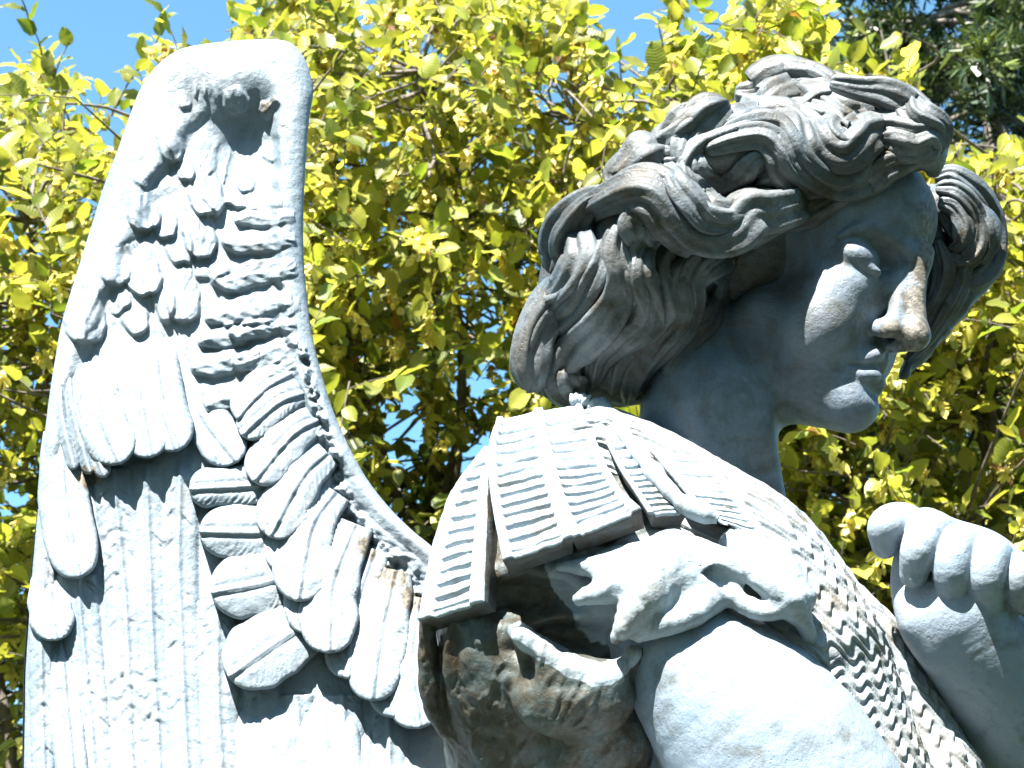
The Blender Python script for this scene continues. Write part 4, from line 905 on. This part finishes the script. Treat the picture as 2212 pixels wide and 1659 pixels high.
def hornbeam(label, base_u, dist, u0, u1, ntw, limbs, seed, ttop=5.7, sprigs=()):
    R_ = np.random.default_rng(seed)
    # vertical trunk whose mid-height shows at base_u
    p = toworldm(np.array([base_u]), np.array([950.0]), np.array([dist]))[0]; bx, by = p[0], p[1]
    t = thing('hornbeam_tree', label, 'tree', [float(bx), float(by), 0.0], 'hornbeam trees behind the statue')
    tr = Mesh(); zt = np.linspace(-0.1, ttop, 50); wob = 0.05
    tq = np.stack([bx + wob * vnoise(zt * 0.7, seed, seed=1), by + wob * vnoise(zt * 0.7, seed, seed=2), zt], 1); tubes(tr, [(tq, np.interp(zt, [0, ttop], [0.062, 0.008]))], 12)
    br = []; samples = [tq[::2]]
    for (v0, uu, vv, dd) in limbs:
        z0 = np.interp(v0, [0, 1], [0, 1]); a = tq[np.argmin(np.abs(tq[:, 2] - v0))]; b = toworldm(np.array([uu]), np.array([vv]), np.array([dd]))[0]
        m_ = (a + b) / 2 + R_.normal(0, 0.08, 3) + np.array([0, 0, -0.1]); q = cr([a, m_, b], 26); L = np.linalg.norm(b - a)
        q = q + 0.02 * np.stack([vnoise(np.linspace(0, 9, 26), k + seed, uu, seed=3) for k in range(3)], 1); br.append((q, np.linspace(0.024, 0.004, 26))); samples.append(q[4:])
    S_ = np.vstack(samples)
    # twigs
    tw_lines = []; P_ = []; Dr = []; Nr = []; Sz = []; Tn = []; seeds = []; cnt = 0; tries = 0
    for (a0, b0, a1, b1) in sprigs:       # leafy shoots standing up into the sky
        q0, q1 = toworldm(np.array([a0, a1]), np.array([b0, b1]), np.array([dist - 0.2, dist - 0.25])); q = cr([q0, (q0 + q1) / 2 + R_.normal(0, 0.008, 3), q1], 8); tw_lines.append((q, np.linspace(0.0045, 0.002, 8)))
        ax = q1 - q0; nl = max(3, int(np.linalg.norm(ax) / 0.045)); sd = np.cross(ax / np.linalg.norm(ax), [0.1, -1, 0.2])
        for k in range(nl):
            P_.append(q0 + ax * (k + 0.7) / nl); Dr.append(ax / np.linalg.norm(ax) * 0.6 + sd * (1 if k % 2 else -1) * 0.9 + R_.normal(0, 0.2, 3)); Nr.append(np.array([0, -0.9, 0.5]) + R_.normal(0, 0.45, 3)); Sz.append(R_.uniform(0.06, 0.09)); Tn.append((np.clip(R_.normal(0.4, 0.3), 0, 1), R_.random() * 0.8, 0.3))
    while cnt < ntw and tries < ntw * 30:
        tries += 1
        u = R_.uniform(u0, u1); v = R_.uniform(-160, 1900); dd = dist + R_.normal(0, 0.65)
        if v < np.interp(u, TOPX, TOPY) + 45 + 25 * vnoise(u / 40, v / 40, seed=seed): continue
        gp = False
        for gu, gv, ga, gb in GAPS:
            if ((u - gu) / ga) ** 2 + ((v - gv) / gb) ** 2 < 1.0: gp = True
        if gp and R_.random() < 0.93: continue
        if vnoise(u / 70, v / 70, dd * 2, seed=seed + 5) < -0.42: continue
        w0 = toworldm(np.array([u]), np.array([v]), np.array([dd]))[0]
        j = np.argmin(((S_ - w0) ** 2).sum(1)); base_ = S_[j]; away = w0 - base_; away /= np.linalg.norm(away) + 1e-6
        dr = away * 0.5 + R_.normal(0, 0.45, 3) + np.array([0, 0, 0.45]); dr /= np.linalg.norm(dr); L = R_.uniform(0.16, 0.36)
        st = w0 - dr * L * 0.5; q = np.array([st + dr * L * k + np.array([0, 0, -0.05]) * k * k for k in np.linspace(0, 1, 6)]); tw_lines.append((q, np.linspace(0.0028, 0.001, 6)))
        if R_.random() < 0.3 and np.linalg.norm(st - base_) < 1.3:
            mid = (st + base_) / 2 + R_.normal(0, 0.05, 3); tw_lines.append((cr([base_, mid, st], 9), np.linspace(0.009, 0.003, 9)))
        nl = int(L / 0.038); sd = np.cross(dr, R_.normal(0, 1, 3)); sd /= np.linalg.norm(sd)
        for k in range(nl):
            f = (k + 0.5) / nl; pos = q[0] + (q[-1] - q[0]) * f; side = sd * (1 if k % 2 else -1); ld = dr * 0.75 + side * 0.8 + R_.normal(0, 0.22, 3) + np.array([0, 0, -0.15])
            P_.append(pos); Dr.append(ld); Nr.append(np.array([0, -0.55, 0.85]) + R_.normal(0, 0.5, 3)); Sz.append(R_.uniform(0.048, 0.096))
            Tn.append((np.clip(R_.normal(0.55, 0.34), 0, 1), R_.random(), R_.random()))
        if R_.random() < 0.6: seeds.append((q[3], R_.normal(0, 0.3, 3) + np.array([0, 0, -1.0])))
        cnt += 1
    tubes(tr, br, 8); tk = link_mesh('trunk', tr, m_bark, t, inworld=True)
    tm = Mesh(); tubes(tm, tw_lines, 4); link_mesh('twigs', tm, m_bark, t, inworld=True)
    leaves_mesh('crown', np.array(P_), np.array(Dr), np.array(Nr), np.array(Sz), np.array(Tn), m_leaf, t)
    # hanging seed clusters of papery bracts
    P_, Dr, Nr, Sz, Tn = [], [], [], [], []
    for c0, ax in seeds:
        ax = ax / np.linalg.norm(ax); L = R_.uniform(0.05, 0.10); nb = int(R_.integers(14, 24)); tt = R_.random()
        for k in range(nb):
            f = k / nb; s_ = R_.normal(0, 1, 3); s_ -= ax * (s_ @ ax); s_ /= np.linalg.norm(s_)
            P_.append(c0 + ax * L * f + s_ * 0.004); Dr.append(ax * 0.7 + s_ * R_.uniform(0.4, 0.95)); Nr.append(s_ + R_.normal(0, 0.3, 3)); Sz.append(R_.uniform(0.022, 0.036)); Tn.append((np.clip(tt + R_.normal(0, 0.2), 0, 1), R_.uniform(0.3, 1), 0.5 if R_.random() < .96 else 1))
    leaves_mesh('seed_clusters', np.array(P_), np.array(Dr), np.array(Nr), np.array(Sz), np.array(Tn), m_seed, t)
    return t
if want('trees'):
    hornbeam('yellow green hornbeam behind the statue wing on the left side', 150, 7.4, -350, 760, 2200, [(3.0, -150, 500, 7.2), (3.4, 450, 400, 7.0), (3.8, 60, 480, 7.1), (2.6, 600, 700, 7.3), (3.2, 130, 1000, 7)], 11, 5.0, [(150, 260, 98, 150), (98, 150, 62, 40), (62, 40, 30, -30), (240, 250, 300, 145), (300, 145, 348, 70), (348, 75, 352, 30), (110, 190, 150, 90)])
    hornbeam('yellow green hornbeam filling the gap between wing and head', 938, 7.8, 640, 1620, 2800, [(3.6, 1010, 640, 7.4), (3.9, 1250, 250, 7.3), (4.2, 640, 200, 7.5), (4.4, 1500, 240, 7.4), (3.3, 1300, 900, 7.6), (4.0, 900, 160, 7.2)], 12, 5.7, [(1345, 210, 1338, 120), (1290, 130, 1302, 60), (560, 120, 545, 40), (545, 60, 590, 20), (1570, 210, 1592, 110), (1440, 130, 1420, 40)])
    hornbeam('yellow green hornbeam behind the face and the raised fist', 2133, 7.2, 1500, 2600, 2400, [(3.0, 1800, 1000, 7.1), (3.4, 2350, 500, 7.0), (3.0, 1750, 1300, 7.2), (4.2, 1890, 60, 7.3), (3.9, 2150, 350, 7.1), (4.6, 1700, 60, 7.4)], 13, 5.7, [(1878, 240, 1890, 150), (1890, 150, 1868, 60), (1896, 190, 1945, 95), (1960, 250, 1985, 150)])
def conifer(label, u, dist, seed, n, group=None, tops=11.0, rmax=2.6, zlo=2.5, at=None):
    R_ = np.random.default_rng(seed); p = toworldm(np.array([u]), np.array([700.0]), np.array([dist]))[0]; bx, by = (p[0], p[1]) if at is None else at
    t = thing('conifer_tree', label, 'tree', [float(bx), float(by), 0.0], group)
    tr = Mesh(); zt = np.linspace(-0.1, tops, 30); tubes(tr, [(np.stack([bx + 0 * zt, by + 0 * zt, zt], 1), np.linspace(0.22, 0.02, 30))], 12)
    lines = []; P_, Dr, Nr, Sz, Tn = [], [], [], [], []
    for k in range(n):
        z = zlo + (tops - zlo) * R_.random() ** 0.9; a = R_.uniform(0, 2 * math.pi); L = rmax * (1.05 - (z - 0) / (tops + 0.8)) ** 0.7 * R_.uniform(0.6, 1.1)
        st = np.array([bx, by, z]); f = np.linspace(0, 1, 14)[:, None]; dirv = np.array([math.cos(a), math.sin(a), 0.0])
        q = st + dirv * L * f + np.array([0, 0, 1.0]) * (0.25 * f - 0.55 * f * f) * L * 0.6 + 0.05 * R_.normal(0, 1, (14, 3)) * f; lines.append((q, np.linspace(0.022, 0.004, 14)))
        ns = int(L * 30); ff = R_.uniform(0.25, 1, ns)
        for fz in ff:
            c0 = np.array([np.interp(fz * 13, np.arange(14), q[:, i]) for i in range(3)]); sd = R_.normal(0, 1, 3); sd[2] = sd[2] * 0.4 - 0.3; dd = sd / np.linalg.norm(sd) * 0.9 + dirv * 0.5
            ln = R_.uniform(0.12, 0.26); tipc = np.clip(0.15 + 0.75 * (fz > 0.8) * R_.random() + R_.normal(0, 0.1), 0, 1)
            for j in range(9):
                g_ = j / 9; P_.append(c0 + dd * ln * g_); Dr.append(dd * 0.9 + R_.normal(0, 0.5, 3)); Nr.append(R_.normal(0, 1, 3)); Sz.append(R_.uniform(0.06, 0.11)); Tn.append((tipc, R_.random(), 0.2))
    tubes(tr, lines, 5); link_mesh('trunk', tr, m_bark, t, inworld=True)
    T = np.array([(-0.10, 0, 0), (0.10, 0, 0), (-0.09, 0.6, 0.02), (0.09, 0.6, 0.02), (-0.005, 1, 0), (0.005, 1, 0)]); F = np.array([(0, 1, 3, 2), (2, 3, 5, 4)])
    leaves_mesh('crown', np.array(P_), np.array(Dr), np.array(Nr), np.array(Sz), np.array(Tn), m_need, t, T=T, F=F, UVt=T[:, :2], curl=False)
    return t
if want('trees'):
    conifer('dark green conifer with yellowish tips behind the head, upper right', 2200, 11.5, 21, 420, rmax=3.4)
    src = conifer('unseen conifer added behind the photographer to block skylight', 0, 5, 22, 190, 'unseen conifers added to block skylight', at=(-2.6, -5.0), zlo=0.8, tops=9.0, rmax=3.2)  # out-of-view tree ring, added to keep the statue's shaded side dark
    places = ['directly behind the photographer', 'close behind the photographer on the right', 'close behind the photographer on the left', 'to the right of the photographer', 'to the left of the photographer', 'far to the right of the statue', 'far to the left of the statue', 'in the second row behind and to the left', 'in the second row behind and to the right']
    for q_, (x_, y_, a_) in enumerate(((0.9, -5.2, 1.0), (4.2, -4.6, 2.0), (-5.6, -3.6, 3.1), (6.6, -1.8, 4.4), (-7.6, -0.8, 5.2), (8.6, 1.6, 0.4), (-9.4, 2.2, 1.7), (-4.2, -6.6, 2.6), (2.6, -7.2, 5.7))):
        c_ = src.copy(); COL.objects.link(c_); c_.location = (x_, y_, 0); c_.rotation_euler = (0, 0, a_); c_['label'] = 'unseen conifer added to block skylight, ' + places[q_]
        for ch in list(src.children): k_ = ch.copy(); COL.objects.link(k_); k_.parent = c_
